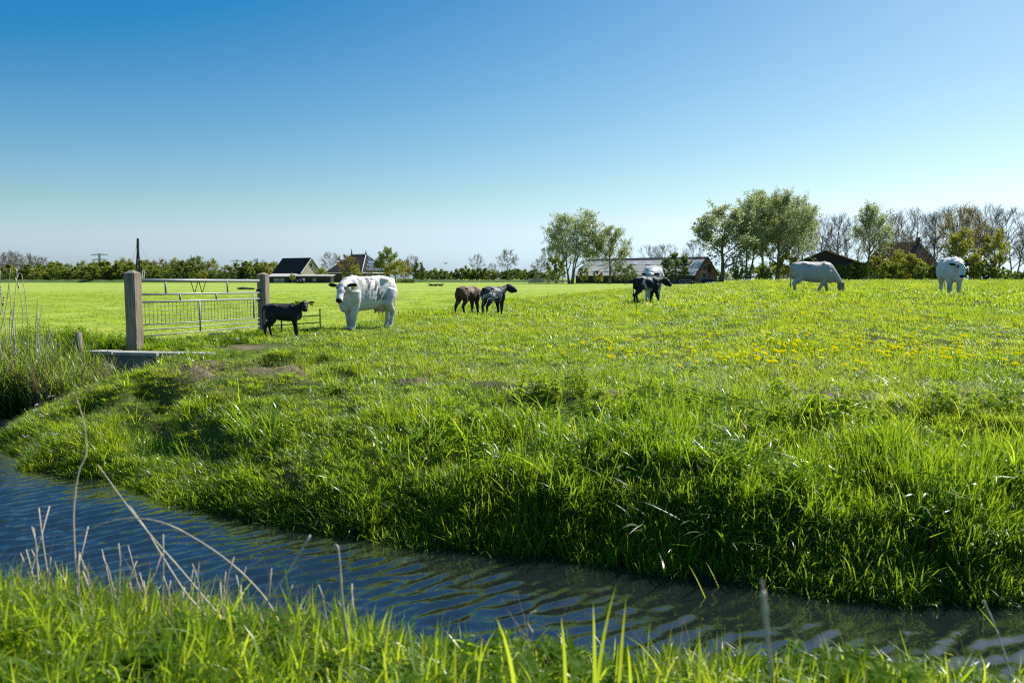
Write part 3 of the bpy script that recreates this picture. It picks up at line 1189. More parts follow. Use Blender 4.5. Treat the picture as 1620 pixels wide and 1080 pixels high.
def extremities(C, P, ctx, nose=(0.02, 0.018, 0.018), hoof=(0.07, 0.06, 0.05)):
    C = blend(C, near(P, ctx['muz'] + ctx['hd'] * 0.045 - ctx['up'] * 0.05, 0.075, 0.10), nose)
    return blend(C, 1 - S(P[:, 2], 0.035, 0.06), hoof)


def pn(P, f, seed):
    """Patchy noise over a body, warped so that its patches have ragged, turning edges."""
    a = P[:, 0] * 0.83 + P[:, 2] * 0.56 + P[:, 1] * 0.45 + 40
    b = P[:, 2] * 0.83 - P[:, 0] * 0.56 + P[:, 1] * 0.35 + 40
    w = fbm(a * f * 0.7 + 9, b * f * 0.7, seed + 50, 2) - 0.5
    return fbm(a * f + w * 2.2, b * f - w * 1.8, seed, 3)


def coat_big_white(P, ctx):
    C = np.tile(WHITE, (len(P), 1))
    d = P[:, 0] * 0.9 + (P[:, 2] - 1.0) * -0.45                # slanting streaks over the ribs
    band = np.exp(-((d + 0.02) / 0.24) ** 2) * S(P[:, 2], 0.70, 0.82) * (1 - S(P[:, 2], 1.28, 1.36)) * (P[:, 1] > 0.02)
    streak = S(fbm(P[:, 0] * 13 + P[:, 2] * 8, P[:, 2] * 3.5 - P[:, 0] * 3, 3, 3), 0.40, 0.52)
    C = blend(C, band * 1.5 * streak, (0.07, 0.08, 0.10))
    sp = S(pn(P, 22, 8), 0.63, 0.70) * S(P[:, 0], -0.9, -0.6) * (P[:, 0] < -0.55)
    C = blend(C, sp * 0.7, (0.16, 0.15, 0.15))
    C = blend(C, near(P, ctx['poll'] + ctx['up'] * 0.10, 0.05, 0.14) * 0.55, (0.50, 0.36, 0.20))
    ch = near(P, ctx['poll'] + ctx['hd'] * 0.28 + ctx['side'] * 0.13 - ctx['up'] * 0.08, 0.08, 0.18) * S(pn(P, 26, 5), 0.48, 0.58)
    C = blend(C, ch * 0.85, (0.13, 0.11, 0.10))
    C = blend(C, near(P, ctx['poll'] + ctx['hd'] * 0.165 + ctx['side'] * 0.1 + ctx['up'] * 0.03, 0.030, 0.050), (0.06, 0.06, 0.07))
    C = blend(C, near(P, ctx['poll'] + ctx['hd'] * 0.165 - ctx['side'] * 0.1 + ctx['up'] * 0.03, 0.04, 0.075), (0.05, 0.05, 0.06))
    for k in (0, 1):
        C = blend(C, ear_mask(P, ctx, k), (0.020, 0.017, 0.015))
    C = blend(C, near(P, (-0.40, 0, 0.52), 0.17, 0.24), (0.62, 0.40, 0.32))
    C = blend(C, (near(P, (-0.82, 0, 0.75), 0.18, 0.34)) * 0.5, (0.55, 0.36, 0.22))
    return extremities(C, P, ctx)


def coat_plain_black(P, ctx):
    C = np.tile(np.array([0.013, 0.012, 0.013]), (len(P), 1))
    C = blend(C, near(P, ctx['poll'] + ctx['hd'] * 0.12 + ctx['up'] * 0.10, 0.02, 0.045), (0.55, 0.53, 0.5))
    C = blend(C, near(P, ctx['muz'] - ctx['hd'] * 0.10 + ctx['side'] * 0.06, 0.02, 0.06) * 0.6, (0.25, 0.2, 0.18))
    return extremities(C, P, ctx)


def coat_brown(P, ctx):
    C = np.tile(np.array([0.095, 0.044, 0.026]), (len(P), 1))
    C = blend(C, S(P[:, 2], 0.95, 1.35) * S(pn(P, 5, 3), 0.3, 0.7), (0.21, 0.090, 0.046))
    C = blend(C, 1 - S(P[:, 2], 0.25, 0.75), (0.020, 0.014, 0.012))
    C = blend(C, S(pn(P, 7, 11), 0.60, 0.68) * (np.abs(P[:, 0] + 0.1) < 0.16) * 0.7, (0.50, 0.47, 0.42))
    C = blend(C, near(P, (-0.62, 0, 0.62), 0.05, 0.12), (0.6, 0.55, 0.5))
    return extremities(C, P, ctx)


def coat_slate(P, ctx):
    C = np.tile(np.array([0.017, 0.018, 0.021]), (len(P), 1))
    C = blend(C, S(pn(P, 6, 31), 0.55, 0.66) * S(P[:, 0], -0.9, -0.6) * (P[:, 0] < 0.35) * 0.9, (0.30, 0.31, 0.33))
    C = blend(C, S(pn(P, 9, 37), 0.62, 0.68) * (P[:, 0] < 0.3) * (P[:, 2] < 1.1), (0.6, 0.6, 0.6))
    C = blend(C, near(P, ctx['poll'] + ctx['hd'] * 0.1 + ctx['up'] * 0.09, 0.02, 0.06), (0.5, 0.5, 0.5))
    C = blend(C, near(P, (-0.1, 0, 0.62), 0.12, 0.25) * 0.8, (0.42, 0.42, 0.42))
    return extremities(C, P, ctx)


def coat_pied(P, ctx):
    C = np.tile(np.array([0.013, 0.013, 0.016]), (len(P), 1))
    d = P[:, 0] + 0.22 + 0.10 * np.sin(P[:, 2] * 7)
    C = blend(C, np.exp(-(d / 0.055) ** 2) * 1.2 * S(pn(P, 8, 4), 0.30, 0.45), (0.62, 0.64, 0.66))
    d = P[:, 0] - 0.13 - (P[:, 2] - 1.2) * -0.5
    C = blend(C, np.exp(-(d / 0.05) ** 2) * S(P[:, 2], 1.0, 1.15) * S(pn(P, 9, 14), 0.40, 0.50), (0.58, 0.60, 0.62))
    C = blend(C, near(P, (0.05, -0.05, 0.66), 0.16, 0.27), (0.45, 0.46, 0.44))
    C = blend(C, near(P, (-0.75, -0.14, 0.42), 0.03, 0.10) * 0.7, (0.4, 0.42, 0.45))
    C = blend(C, S(P[:, 2], 1.29, 1.37) * S(pn(P, 10, 24), 0.5, 0.6) * 0.8, (0.4, 0.33, 0.30))
    return extremities(C, P, ctx)


def coat_white_dark_ears(P, ctx):
    C = np.tile(WHITE, (len(P), 1))
    C = blend(C, S(pn(P, 8, 51), 0.62, 0.68) * (P[:, 2] > 0.8) * 0.85, (0.12, 0.13, 0.15))
    for k in (0, 1):
        C = blend(C, ear_mask(P, ctx, k), (0.018, 0.016, 0.016))
    for sd in (1, -1):
        C = blend(C, near(P, ctx['poll'] + ctx['hd'] * 0.17 + ctx['side'] * 0.1 * sd + ctx['up'] * 0.03, 0.05, 0.09), (0.03, 0.03, 0.035))
    return extremities(C, P, ctx)


def coat_cream(P, ctx):
    C = np.tile(np.array([0.50, 0.465, 0.405]), (len(P), 1))
    C = blend(C, S(pn(P, 2.2, 15), 0.4, 0.7) * 0.35, (0.45, 0.44, 0.44))
    C = blend(C, near(P, (-0.25, -0.3, 1.2), 0.04, 0.12) * 0.8, (0.15, 0.13, 0.12))
    C = blend(C, near(P, ctx['poll'] + ctx['hd'] * 0.25, 0.22, 0.36) * 0.75, (0.20, 0.16, 0.13))
    C = blend(C, near(P, ctx['poll'] + ctx['hd'] * 0.08 + ctx['up'] * 0.06, 0.05, 0.14) * 0.7, (0.30, 0.14, 0.07))
    return extremities(C, P, ctx)


def coat_white_grey(P, ctx):
    C = np.tile(WHITE, (len(P), 1))
    C = blend(C, S(pn(P, 4, 71), 0.52, 0.66) * (P[:, 2] > 0.75) * (P[:, 0] < 0.6) * 0.6, (0.26, 0.28, 0.32))
    C = blend(C, S(pn(P, 14, 73), 0.70, 0.78) * (P[:, 0] > 0.3) * 0.5, (0.20, 0.20, 0.22))
    for k in (0, 1):
        C = blend(C, ear_mask(P, ctx, k), (0.016, 0.014, 0.014))
    for sd in (1, -1):
        C = blend(C, near(P, ctx['poll'] + ctx['hd'] * 0.165 + ctx['side'] * 0.1 * sd + ctx['up'] * 0.03, 0.04, 0.075), (0.03, 0.03, 0.04))
    return extremities(C, P, ctx)


def xw(u, Y):
    return (u - 810.0) / FPX * Y


def local(heading, wx, wy):
    """World direction (wx, wy) in the body axes of an animal with this heading."""
    h = np.array(heading, float)
    h /= np.linalg.norm(h)
    return h[0] * wx + h[1] * wy, -h[1] * wx + h[0] * wy


h1 = (-0.63, -0.776)
fx, fy = local(h1, -0.06, -1.0)
animal('cow', 'big white cow with dark streaked ribs and black ears facing us beside the black calf', xw(581, 19.5), 19.5, h1, 1.0,
       (1.02, 0.32, 1.17), (1.02 + fx * 0.38, 0.32 + fy * 0.38, 0.82), coat_big_white, bulk=0.90, udder=True, tags=(1.2, 0), legs=((0.06, 0), (-0.10, 0), (0.05, 0), (-0.04, 0)), voxel=0.017)
h2 = (0.97, 0.24)
fx, fy = local(h2, 0.28, -0.96)
animal('calf', 'small black calf standing in front of the hurdle with its head turned to us', xw(448, 16.7), 16.7, h2, 0.55,
       (0.84, -0.14, 1.43), (0.84 + fx * 0.30, -0.14 + fy * 0.30, 1.16), coat_plain_black, calf=True, tags=(2.0, 2.6), legs=((0.10, 0), (-0.10, 0), (0.03, 0), (0.10, 0)), tail=-0.10, voxel=0.022)
h3 = (0.62, 0.78)
animal('calf', 'dark brown calf seen from behind, left of the darker calf', xw(741, 27.4), 27.4, h3, 0.76,
       (0.98, 0.0, 1.10), (1.22, -0.02, 0.78), coat_brown, calf=True, bulk=1.18, legs=((-0.14, 0), (0.12, 0), (0.0, 0), (0.12, 0)), tail=0.03)
h4 = (0.62, 0.78)
fx, fy = local(h4, 0.97, 0.22)
animal('calf', 'black and slate grey calf with raised head, right of the brown calf', xw(781, 27.2), 27.2, h4, 0.76,
       (0.90, -0.10, 1.40), (0.90 + fx * 0.42, -0.10 + fy * 0.42, 1.22), coat_slate, calf=True, hsm=1.14, bulk=1.18, legs=((0.0, 0), (-0.05, 0), (0.08, 0), (0.0, 0)), tail=0.02)
h5 = (0.93, 0.36)
fx, fy = local(h5, 0.99, 0.1)
animal('calf', 'black and white calf walking in front of the white cow by the barn', xw(1023, 31.0), 31.0, h5, 0.80,
       (0.95, -0.04, 1.27), (0.95 + fx * 0.38, -0.04 + fy * 0.38, 1.00), coat_pied, calf=True, hsm=1.1, bulk=1.1, legs=((0.14, 0), (-0.22, 0), (-0.16, 0), (0.20, 0.05)), tail=0.03)
h6 = (-0.12, -0.99)
animal('cow', 'white cow facing us behind the black and white calf', xw(1034, 33.4), 33.6, h6, 1.13,
       (1.05, -0.17, 1.07), (1.30, -0.20, 0.74), coat_white_dark_ears, bulk=1.12, voxel=0.02)
h7 = (0.99, -0.06)
animal('cow', 'cream grey cow grazing with its head down in the meadow', xw(1284, 31.0), 31.0, h7, 0.96,
       (1.18, -0.02, 0.50), (1.28, -0.06, 0.10), coat_cream, legs=((0.05, 0), (-0.06, 0), (0.16, 0), (-0.36, 0)), bulk=0.98, ear_droop=-0.03, voxel=0.02)
h8 = (-0.30, -0.95)
fx, fy = local(h8, -0.22, -0.97)
animal('cow', 'white cow with black ears walking towards us before the dark roofed house', xw(1502, 28.4), 28.4, h8, 1.03,
       (1.06, 0.02, 1.13), (1.06 + fx * 0.30, 0.02 + fy * 0.30, 0.72), coat_white_grey, legs=((0.0, 0), (0.1, 0), (0.0, 0), (-0.10, 0.10)), bulk=0.96, voxel=0.019)

# ------------------------------------------------------------------ grass, reeds and weeds
def mesh_from_arrays(name, V, F, rnd, mat, smooth=True):
    me = bpy.data.meshes.new(name)
    me.from_pydata([tuple(p) for p in V], [], F)
    a = me.attributes.new('rnd', 'FLOAT', 'POINT')
    a.data.foreach_set('value', np.asarray(rnd, float))
    me.materials.append(mat)
    if smooth:
        me.polygons.foreach_set('use_smooth', [True] * len(me.polygons))
    me.update()
    return me


def add_blade(V, F, rn, rs, base, h, w, az, lean, curl, seg, r, twist=0.0):
    """One blade: a tapering strip that leans and bends over."""
    d = np.array([math.cos(az), math.sin(az), 0])
    s0 = np.array([-math.sin(az + twist), math.cos(az + twist), 0])
    n0 = len(V)
    for i in range(seg + 1):
        t = i / seg
        a = lean + curl * t * t
        # integrate the direction roughly
        out = h * (math.sin(lean) * t + (math.sin(lean + curl) - math.sin(lean)) * t ** 3 / 2.2)
        up = h * (math.cos(lean) * t + (math.cos(lean + curl) - math.cos(lean)) * t ** 3 / 2.2)
        c = base + d * out + np.array([0, 0, up])
        ww = w * (0.75 + 0.5 * t) * (1 - t ** 2.2) if i < seg else 0
        if i < seg:
            fold = np.array([0, 0, 1]) * 0.0
            V.append(c - s0 * ww / 2)
            V.append(c + s0 * ww / 2)
            rn += [r, r]
        else:
            V.append(c)
            rn.append(r)
    for i in range(seg - 1):
        a = n0 + i * 2
        F.append((a, a + 1, a + 3, a + 2))
    a = n0 + (seg - 1) * 2
    F.append((a, a + 1, a + 2))


def clump(name, seed, n, rad, h, w, seg, mat, lean=0.25, curl=0.9, hv=0.35, straw=None, upright=False):
    rs = np.random.RandomState(seed)
    V, F, rn = [], [], []
    for i in range(n):
        rr = rad * math.sqrt(rs.rand())
        th = rs.rand() * 6.283
        base = np.array([rr * math.cos(th), rr * math.sin(th), -0.03])
        az = th + rs.randn() * 0.9 if not upright else rs.rand() * 6.283
        hh = h * (1 + hv * rs.randn() * 0.8)
        hh = max(h * 0.35, min(h * 1.7, hh)) * (1 - 0.25 * rr / rad)
        add_blade(V, F, rn, rs, base, hh, w * rs.uniform(0.65, 1.3), az, abs(rs.randn()) * lean, abs(rs.randn()) * curl, seg, rs.rand(), rs.uniform(-0.8, 0.8))
    me = mesh_from_arrays(name, V, F, rn, mat)
    return me


def add_leaf(V, F, rn, base, d, up, L, W, r):
    """A broad folded leaf: four triangles about a midrib."""
    d = d / np.linalg.norm(d)
    s = np.cross(d, up)
    s /= max(np.linalg.norm(s), 1e-6)
    nrm = np.cross(s, d)
    n = len(V)
    V += [base, base + d * L * 0.42 + s * W / 2 + nrm * W * 0.14, base + d * L * 0.5 - nrm * 0.05 * L, base + d * L * 0.42 - s * W / 2 + nrm * W * 0.14, base + d * L - nrm * L * 0.18]
    rn += [r] * 5
    F += [(n, n + 1, n + 2), (n, n + 2, n + 3), (n + 1, n + 4, n + 2), (n + 2, n + 4, n + 3)]


def weed(name, seed, stems, rad, h, leafL, leafW, mat):
    rs = np.random.RandomState(seed)
    V, F, rn = [], [], []
    for k in range(stems):
        th = rs.rand() * 6.283
        rr = rad * math.sqrt(rs.rand())
        b = np.array([rr * math.cos(th), rr * math.sin(th), -0.02])
        lean = np.array([rs.randn() * 0.22, rs.randn() * 0.22, 1.0])
        hh = h * rs.uniform(0.55, 1.15)
        r0 = rs.rand()
        nl = int(4 + 5 * rs.rand())
        a0 = rs.rand() * 6.28
        # stem: a thin three sided strip
        n = len(V)
        for q in range(3):
            V.append(b + np.array([math.cos(q * 2.1) * 0.003, math.sin(q * 2.1) * 0.003, 0]))
        V.append(b + lean * hh)
        rn += [r0] * 4
        F += [(n, n + 1, n + 3), (n + 1, n + 2, n + 3), (n + 2, n, n + 3)]
        for j in range(nl):
            t = 0.25 + 0.75 * j / nl
            p = b + lean * hh * t
            for sgn in (0, math.pi):
                a = a0 + j * 1.57 + sgn + rs.randn() * 0.25
                d = np.array([math.cos(a), math.sin(a), rs.uniform(-0.25, 0.5)])
                sc = (1.1 - 0.55 * t) * rs.uniform(0.7, 1.2)
                add_leaf(V, F, rn, p, d, np.array([0, 0, 1.0]), leafL * sc, leafW * sc, rs.rand())
    return mesh_from_arrays(name, V, F, rn, mat, False)


def scatter(name, protos, P, rotz, tilt, scl, idx, label=None):
    """One object of stuff: clumps set out on points (geometry nodes)."""
    coll = bpy.data.collections.new(name + '_clumps')
    for i, me in enumerate(protos):
        coll.objects.link(bpy.data.objects.new('%s_clump.%03d' % (name, i), me))
    me = bpy.data.meshes.new(name)
    me.vertices.add(len(P))
    me.vertices.foreach_set('co', np.asarray(P, float).ravel())
    a = me.attributes.new('rot', 'FLOAT_VECTOR', 'POINT')
    rot = np.stack([tilt[:, 0], tilt[:, 1], rotz], 1)
    a.data.foreach_set('vector', rot.ravel())
    a = me.attributes.new('scl', 'FLOAT_VECTOR', 'POINT')
    a.data.foreach_set('vector', np.asarray(scl, float).ravel())
    a = me.attributes.new('idx', 'INT', 'POINT')
    a.data.foreach_set('value', idx.astype(np.int32))
    ng = bpy.data.node_groups.new(name + '_nodes', 'GeometryNodeTree')
    ng.interface.new_socket('Geometry', in_out='INPUT', socket_type='NodeSocketGeometry')
    ng.interface.new_socket('Geometry', in_out='OUTPUT', socket_type='NodeSocketGeometry')
    gi = ng.nodes.new('NodeGroupInput')
    go = ng.nodes.new('NodeGroupOutput')
    m2p = ng.nodes.new('GeometryNodeMeshToPoints')
    iop = ng.nodes.new('GeometryNodeInstanceOnPoints')
    ci = ng.nodes.new('GeometryNodeCollectionInfo')
    ci.inputs['Collection'].default_value = coll
    ci.inputs['Separate Children'].default_value = True
    ci.inputs['Reset Children'].default_value = True

    def attr(nm, typ):
        n = ng.nodes.new('GeometryNodeInputNamedAttribute')
        n.data_type = typ
        n.inputs['Name'].default_value = nm
        return n
    ar, as_, ai = attr('rot', 'FLOAT_VECTOR'), attr('scl', 'FLOAT_VECTOR'), attr('idx', 'INT')
    e2r = ng.nodes.new('FunctionNodeEulerToRotation')
    L = ng.links.new
    L(gi.outputs[0], m2p.inputs['Mesh'])
    L(m2p.outputs[0], iop.inputs['Points'])
    L(ci.outputs[0], iop.inputs['Instance'])
    iop.inputs['Pick Instance'].default_value = True
    L(ai.outputs['Attribute'], iop.inputs['Instance Index'])
    L(ar.outputs['Attribute'], e2r.inputs[0])
    L(e2r.outputs[0], iop.inputs['Rotation'])
    L(as_.outputs['Attribute'], iop.inputs['Scale'])
    L(iop.outputs[0], go.inputs[0])
    o = obj(name, me)
    md = o.modifiers.new('clumps', 'NODES')
    md.node_group = ng
    tag(o, label, kind='stuff')
    return o


RS = np.random.RandomState(12)


def trodden(x, y):
    """Grass is grazed and flattened where the animals stand."""
    k = np.ones(len(x))
    for ax, ay, sc in STANDING:
        k *= 1 - 0.62 * np.exp(-(np.hypot(x - ax, y - ay) / (1.25 * sc)) ** 4)
    return k



def sample(x0, x1, y0, y1, dens, wedge=True):
    n = int((x1 - x0) * (y1 - y0) * dens)
    x = RS.uniform(x0, x1, n)
    y = RS.uniform(y0, y1, n)
    if wedge:
        k = np.abs(x) < 0.80 * y + 1.5
        x, y = x[k], y[k]
    return x, y


def finish(name, protos, x, y, hscale, wscale, tilt=0.12, sink=0.0, label=None, idx=None):
    n = len(x)
    z = height(x, y) - sink
    P = np.stack([x, y, z], 1)
    scl = np.stack([wscale, wscale, hscale], 1)
    if idx is None:
        idx = RS.randint(0, len(protos), n)
    return scatter(name, protos, P, RS.uniform(0, 6.283, n), RS.randn(n, 2) * tilt, scl, idx, label)


# prototypes, height 1 = 0.20 m tall
near_cl = [clump('meadow_grass_near', 100 + i, 46, 0.11, 0.20, 0.0065, 4, M['grass'], 0.28, 0.9) for i in range(7)]
lush_cl = [clump('lush_grass_near', 130 + i, 50, 0.13, 0.20, 0.0085, 5, M['grass_lush'], 0.32, 1.5, 0.4) for i in range(7)]
mid_cl = [clump('meadow_grass_mid', 160 + i, 60, 0.22, 0.20, 0.011, 3, M['grass'], 0.30, 0.8) for i in range(6)]
far_cl = [clump('meadow_grass_far', 190 + i, 70, 0.46, 0.20, 0.024, 2, M['grass'], 0.30, 0.7) for i in range(5)]
mown_cl = [clump('mown_grass', 220 + i, 70, 0.42, 0.20, 0.020, 2, M['grass_mown'], 0.5, 0.7) for i in range(4)]
straw_cl = [clump('straw', 250 + i, 16, 0.10, 0.20, 0.004, 3, M['straw'], 0.45, 1.2, 0.5) for i in range(4)]
weed_cl = [weed('nettle', 280 + i, 7, 0.13, 0.20, 0.075, 0.042, M['weed']) for i in range(5)]
dock_cl = [weed('broadleaf', 300 + i, 3, 0.10, 0.12, 0.13, 0.06, M['weed']) for i in range(3)]

# --- far bank: long tufted grass
x, y = sample(-9, 9, 3.4, 14, 200)
s = shore_distance(x, y)
nearside = y < np.interp(x, near_arr[:, 0], near_arr[:, 1])
edge_n = fbm(x * 1.6, y * 1.6, 200, 2)
right = S(x, -2.6, 1.2)
wid = 2.2 + 1.5 * S(-x, 0, 4)
pm = path_mask(x, y)
keepf = (s > -0.03) & (s < wid + 0.9 * (edge_n - 0.5)) & (~nearside) & (RS.rand(len(x)) > pm * 0.85) & ~((y > 12.5) & (y < 13.25) & (x < -6.3)) & (RS.rand(len(x)) < 0.92 + 0.08 * right)
x, y, s, right = x[keepf], y[keepf], s[keepf], right[keepf]
tuft = fbm(x * 1.1, y * 1.1, 210, 2)
hs = (0.42 + 0.55 * right) * (0.55 + 0.9 * S(tuft, 0.30, 0.70)) * (0.75 + 0.5 * RS.rand(len(x)))
hs *= 1.08 - 0.72 * S(s, 0.8, 1.9)
lush = RS.rand(len(x)) < 0.25 + 0.55 * right
mound = np.exp(-(((x - 1.35) / 0.75) ** 2 + ((y - 6.9) / 0.55) ** 2)) + 0.7 * np.exp(-(((x - 4.3) / 0.6) ** 2 + ((y - 5.9) / 0.6) ** 2))
hs *= 1 + 0.7 * mound
# more of it hanging over the upright foot of the bank
x2, y2 = sample(-8.5, 8.5, 3.6, 13, 330)
s2 = shore_distance(x2, y2)
k2 = (s2 > -0.05) & (s2 < 0.42) & ~(y2 < np.interp(x2, near_arr[:, 0], near_arr[:, 1])) & ~((y2 > 12.0) & (x2 < -6.0))
x2, y2 = x2[k2], y2[k2]
hs = np.concatenate([hs, (0.45 + 0.45 * S(x2, -2.6, 1.2)) * (0.7 + 0.7 * RS.rand(len(x2)))])
lush = np.concatenate([lush, RS.rand(len(x2)) < 0.8])
x, y = np.concatenate([x, x2]), np.concatenate([y, y2])
idx = np.where(lush, 7 + RS.randint(0, 7, len(x)), RS.randint(0, 7, len(x)))
finish('bank_grass', near_cl + lush_cl, x, y, hs, 0.75 + 0.5 * RS.rand(len(x)), 0.16, 0.01, idx=idx)

# --- the grazed meadow, in three bands of distance
def meadow_band(name, protos, x0, x1, y0, y1, dens, ws, hmul=1.0, r0=0, r1=999):
    x, y = sample(x0, x1, y0, y1, dens)
    r = np.hypot(x, y)
    s = shore_distance(x, y)
    wid = 2.2 + 1.5 * S(-x, 0, 4)
    pm = path_mask(x, y)
    keep = (r >= r0) & (r < r1) & (s > wid - 0.6) & (y < mown_edge(x) + 0.2 + RS.randn(len(x)) * 0.35) & (RS.rand(len(x)) > pm * 0.80) & (y > 4)
    keep &= ~((x < -6.2) & (y > 12.4) & (y < 13.3)) & ~((x < -4.95) & (y > 12.45) & (y < 13.05))
    x, y = x[keep], y[keep]
    pm = pm[keep]
    t1 = fbm(x * 0.9, y * 0.9, 310, 3)
    t2 = vnoise(x * 2.3, y * 2.3, 333)
    h = 0.40 + 0.42 * S(t1, 0.42, 0.72) + 0.30 * S(t2, 0.70, 0.95)
    h *= 0.64 + 0.42 * RS.rand(len(x))
    h *= 1 - 0.6 * pm
    margin = np.exp(-((mown_edge(x) - y) / (0.5 + 0.05 * y)) ** 2)
    h *= 1 + 0.8 * margin
    finish(name, protos, x, y, h * hmul * trodden(x, y), ws * (0.8 + 0.4 * RS.rand(len(x))), 0.14, 0.01)


meadow_band('meadow_grass', near_cl, -9, 11, 5, 13.5, 95, 1.0, 1.0, 0, 12.5)
meadow_band('meadow_grass', mid_cl, -18, 24, 8, 26, 30, 1.0, 1.0, 12.0, 24)
meadow_band('meadow_grass', far_cl, -20, 55, 18, 68, 7.5, 1.05, 1.05, 23.5, 90)
meadow_band('meadow_grass', far_cl, 5, 75, 60, 100, 2.0, 1.6, 1.2, 60, 140)

# --- stubble of the mown field behind the gate
x, y = sample(-60, 40, 14, 84, 4.5)
keep = (y > mown_edge(x) - 0.2) & (RS.rand(len(x)) < 1.15 - (y - 14) / 62)
x, y = x[keep], y[keep]
finish('mown_grass', mown_cl, x, y, 0.18 + 0.13 * RS.rand(len(x)) * (0.5 + fbm(x * 0.2, y * 0.6, 5)), 0.8 + 0.5 * RS.rand(len(x)), 0.1)

# --- darker tussocks the cattle leave standing
tuft_cl = [clump('tussock', 450 + i, 60, 0.16, 0.20, 0.009, 4, M['grass_lush'], 0.40, 1.2, 0.35) for i in range(5)]
x, y = sample(-12, 40, 6, 48, 1.5)
s = shore_distance(x, y)
keep = (s > 2.0) & (y < mown_edge(x) - 0.3) & (RS.rand(len(x)) < 0.15 + 0.85 * S(fbm(x * 0.45, y * 0.45, 820, 2), 0.48, 0.66)) & ~((x < -6.2) & (y > 12.4))
x, y = x[keep], y[keep]
yc = np.interp(x, PXX, PXY)
extra_x = RS.uniform(-4, 9, 60)
extra_y = np.interp(extra_x, PXX, PXY) + 0.45 + 0.25 * RS.rand(60)
x, y = np.concatenate([x, extra_x]), np.concatenate([y, extra_y])
finish('tussock_grass', tuft_cl, x, y, (0.65 + 0.5 * RS.rand(len(x))) * trodden(x, y), 0.9 + 1.0 * RS.rand(len(x)), 0.12)

# --- rich tussocks hanging over the lip of the right bank
rich_cl = [clump('bank_tussock', 490 + i, 54, 0.15, 0.34, 0.0095, 6, M['grass_rich'], 0.42, 1.7, 0.35) for i in range(6)]
x, y = sample(-4.5, 9, 3.8, 10, 26)
s = shore_distance(x, y)
keep = (s > 0.12) & (s < 1.15) & ~(y < np.interp(x, near_arr[:, 0], near_arr[:, 1])) & (RS.rand(len(x)) < (0.12 + 0.7 * S(x, -2.2, 0.8)) * (0.35 + 0.65 * S(fbm(x * 1.2, y * 1.2, 911, 2), 0.38, 0.58)))
x, y = x[keep], y[keep]
finish('bank_tussocks', rich_cl, x, y, 0.65 + 0.55 * RS.rand(len(x)), 0.9 + 0.6 * RS.rand(len(x)), 0.2)

# --- long arching blades over the bank
arch_cl = [clump('arching_grass', 470 + i, 12, 0.06, 0.42, 0.0085, 7, M['grass_bright'], 0.35, 2.0, 0.3) for i in range(5)]
x, y = sample(-6, 9, 3.8, 11, 16)
s = shore_distance(x, y)
keep = (s > 0.1) & (s < 1.9) & ~(y < np.interp(x, near_arr[:, 0], near_arr[:, 1])) & (RS.rand(len(x)) < 0.15 + 0.75 * S(x, -1.5, 1.5))
x, y = x[keep], y[keep]
finish('arching_grass', arch_cl, x, y, 0.6 + 0.5 * RS.rand(len(x)), 0.8 + 0.5 * RS.rand(len(x)), 0.25)

# --- rank growth by the culvert, along the gate and the field edge
x, y = sample(-12.5, -4.5, 12.0, 19.5, 70)
e = mown_edge(x)
gl = (x - GL[0]) * -gdir[1] + (y - GL[1]) * gdir[0]         # signed distance from the gate line (positive: field side)
left = (x < -7.0) & (y > 13.1) & (y < 14.9 + 0.5 * vnoise(x * 2, y, 9))
gate_strip = (np.abs(gl - 0.1) < 0.38) & (y > 13.6) & (y < 19)
g_in = (gl < 0.1) & (gl > -1.1) & (y > 13.0) & (y < 15.6) & (x < -5.2)
front = (x > -6.6) & (x < -4.6) & (y > 12.1) & (y < 12.75)
keep = (left | (front & (RS.rand(len(x)) < 0.25)) | (gate_strip & (RS.rand(len(x)) < 0.55)) | (g_in & (RS.rand(len(x)) < 0.35))) & (path_mask(x, y) < 0.4) & (shore_distance(x, y) > 0.05)
x, y, left = x[keep], y[keep], left[keep]
hs = np.where(left, 1.15, 0.85) * (0.7 + 0.6 * RS.rand(len(x)))
hs *= 1 + np.where(left, 1.1 * np.exp(-(((x + 8.55) / 0.9) ** 2 + ((y - 14.1) / 0.6) ** 2)), 0)
wd = RS.rand(len(x)) < 0.35
idx = np.where(wd, len(lush_cl) + RS.randint(0, len(weed_cl), len(x)), RS.randint(0, len(lush_cl), len(x)))
finish('rank_grass', lush_cl + weed_cl, x, y, hs, 0.9 + 0.5 * RS.rand(len(x)), 0.15, idx=idx)

# --- straw and broad leaves among the bank grass
x, y = sample(-8, 9, 3.6, 12.5, 26)
s = shore_distance(x, y)
nearside = y < np.interp(x, near_arr[:, 0], near_arr[:, 1])
keep = (s > 0.0) & (s < 9.0) & ~nearside & (RS.rand(len(x)) < 0.15 + 0.85 * np.exp(-s / 0.5) + 0.3 * S(-x, 0, 4) + 0.8 * path_mask(x, y))
x, y = x[keep], y[keep]
finish('dry_grass', straw_cl, x, y, 0.40 + 0.6 * RS.rand(len(x)), 0.9 + 0.5 * RS.rand(len(x)), 0.35)

x, y = sample(-3, 8, 4.4, 9, 42)
s = shore_distance(x, y)
nearside = y < np.interp(x, near_arr[:, 0], near_arr[:, 1])
m_ = np.exp(-(((x - 1.3) / 0.7) ** 2 + ((y - 7.0) / 0.5) ** 2)) * 0.9 + 0.14 * S(x, -1, 1) + 0.5 * S(fbm(x * 0.9, y * 0.9, 600), 0.62, 0.75)
keep = (s > 0.15) & (s < 3.4) & ~nearside & (RS.rand(len(x)) < m_) & (path_mask(x, y) < 0.3)
x, y = x[keep], y[keep]
finish('bank_weeds', weed_cl + dock_cl, x, y, 0.8 + 0.9 * RS.rand(len(x)), 0.8 + 0.5 * RS.rand(len(x)), 0.2)

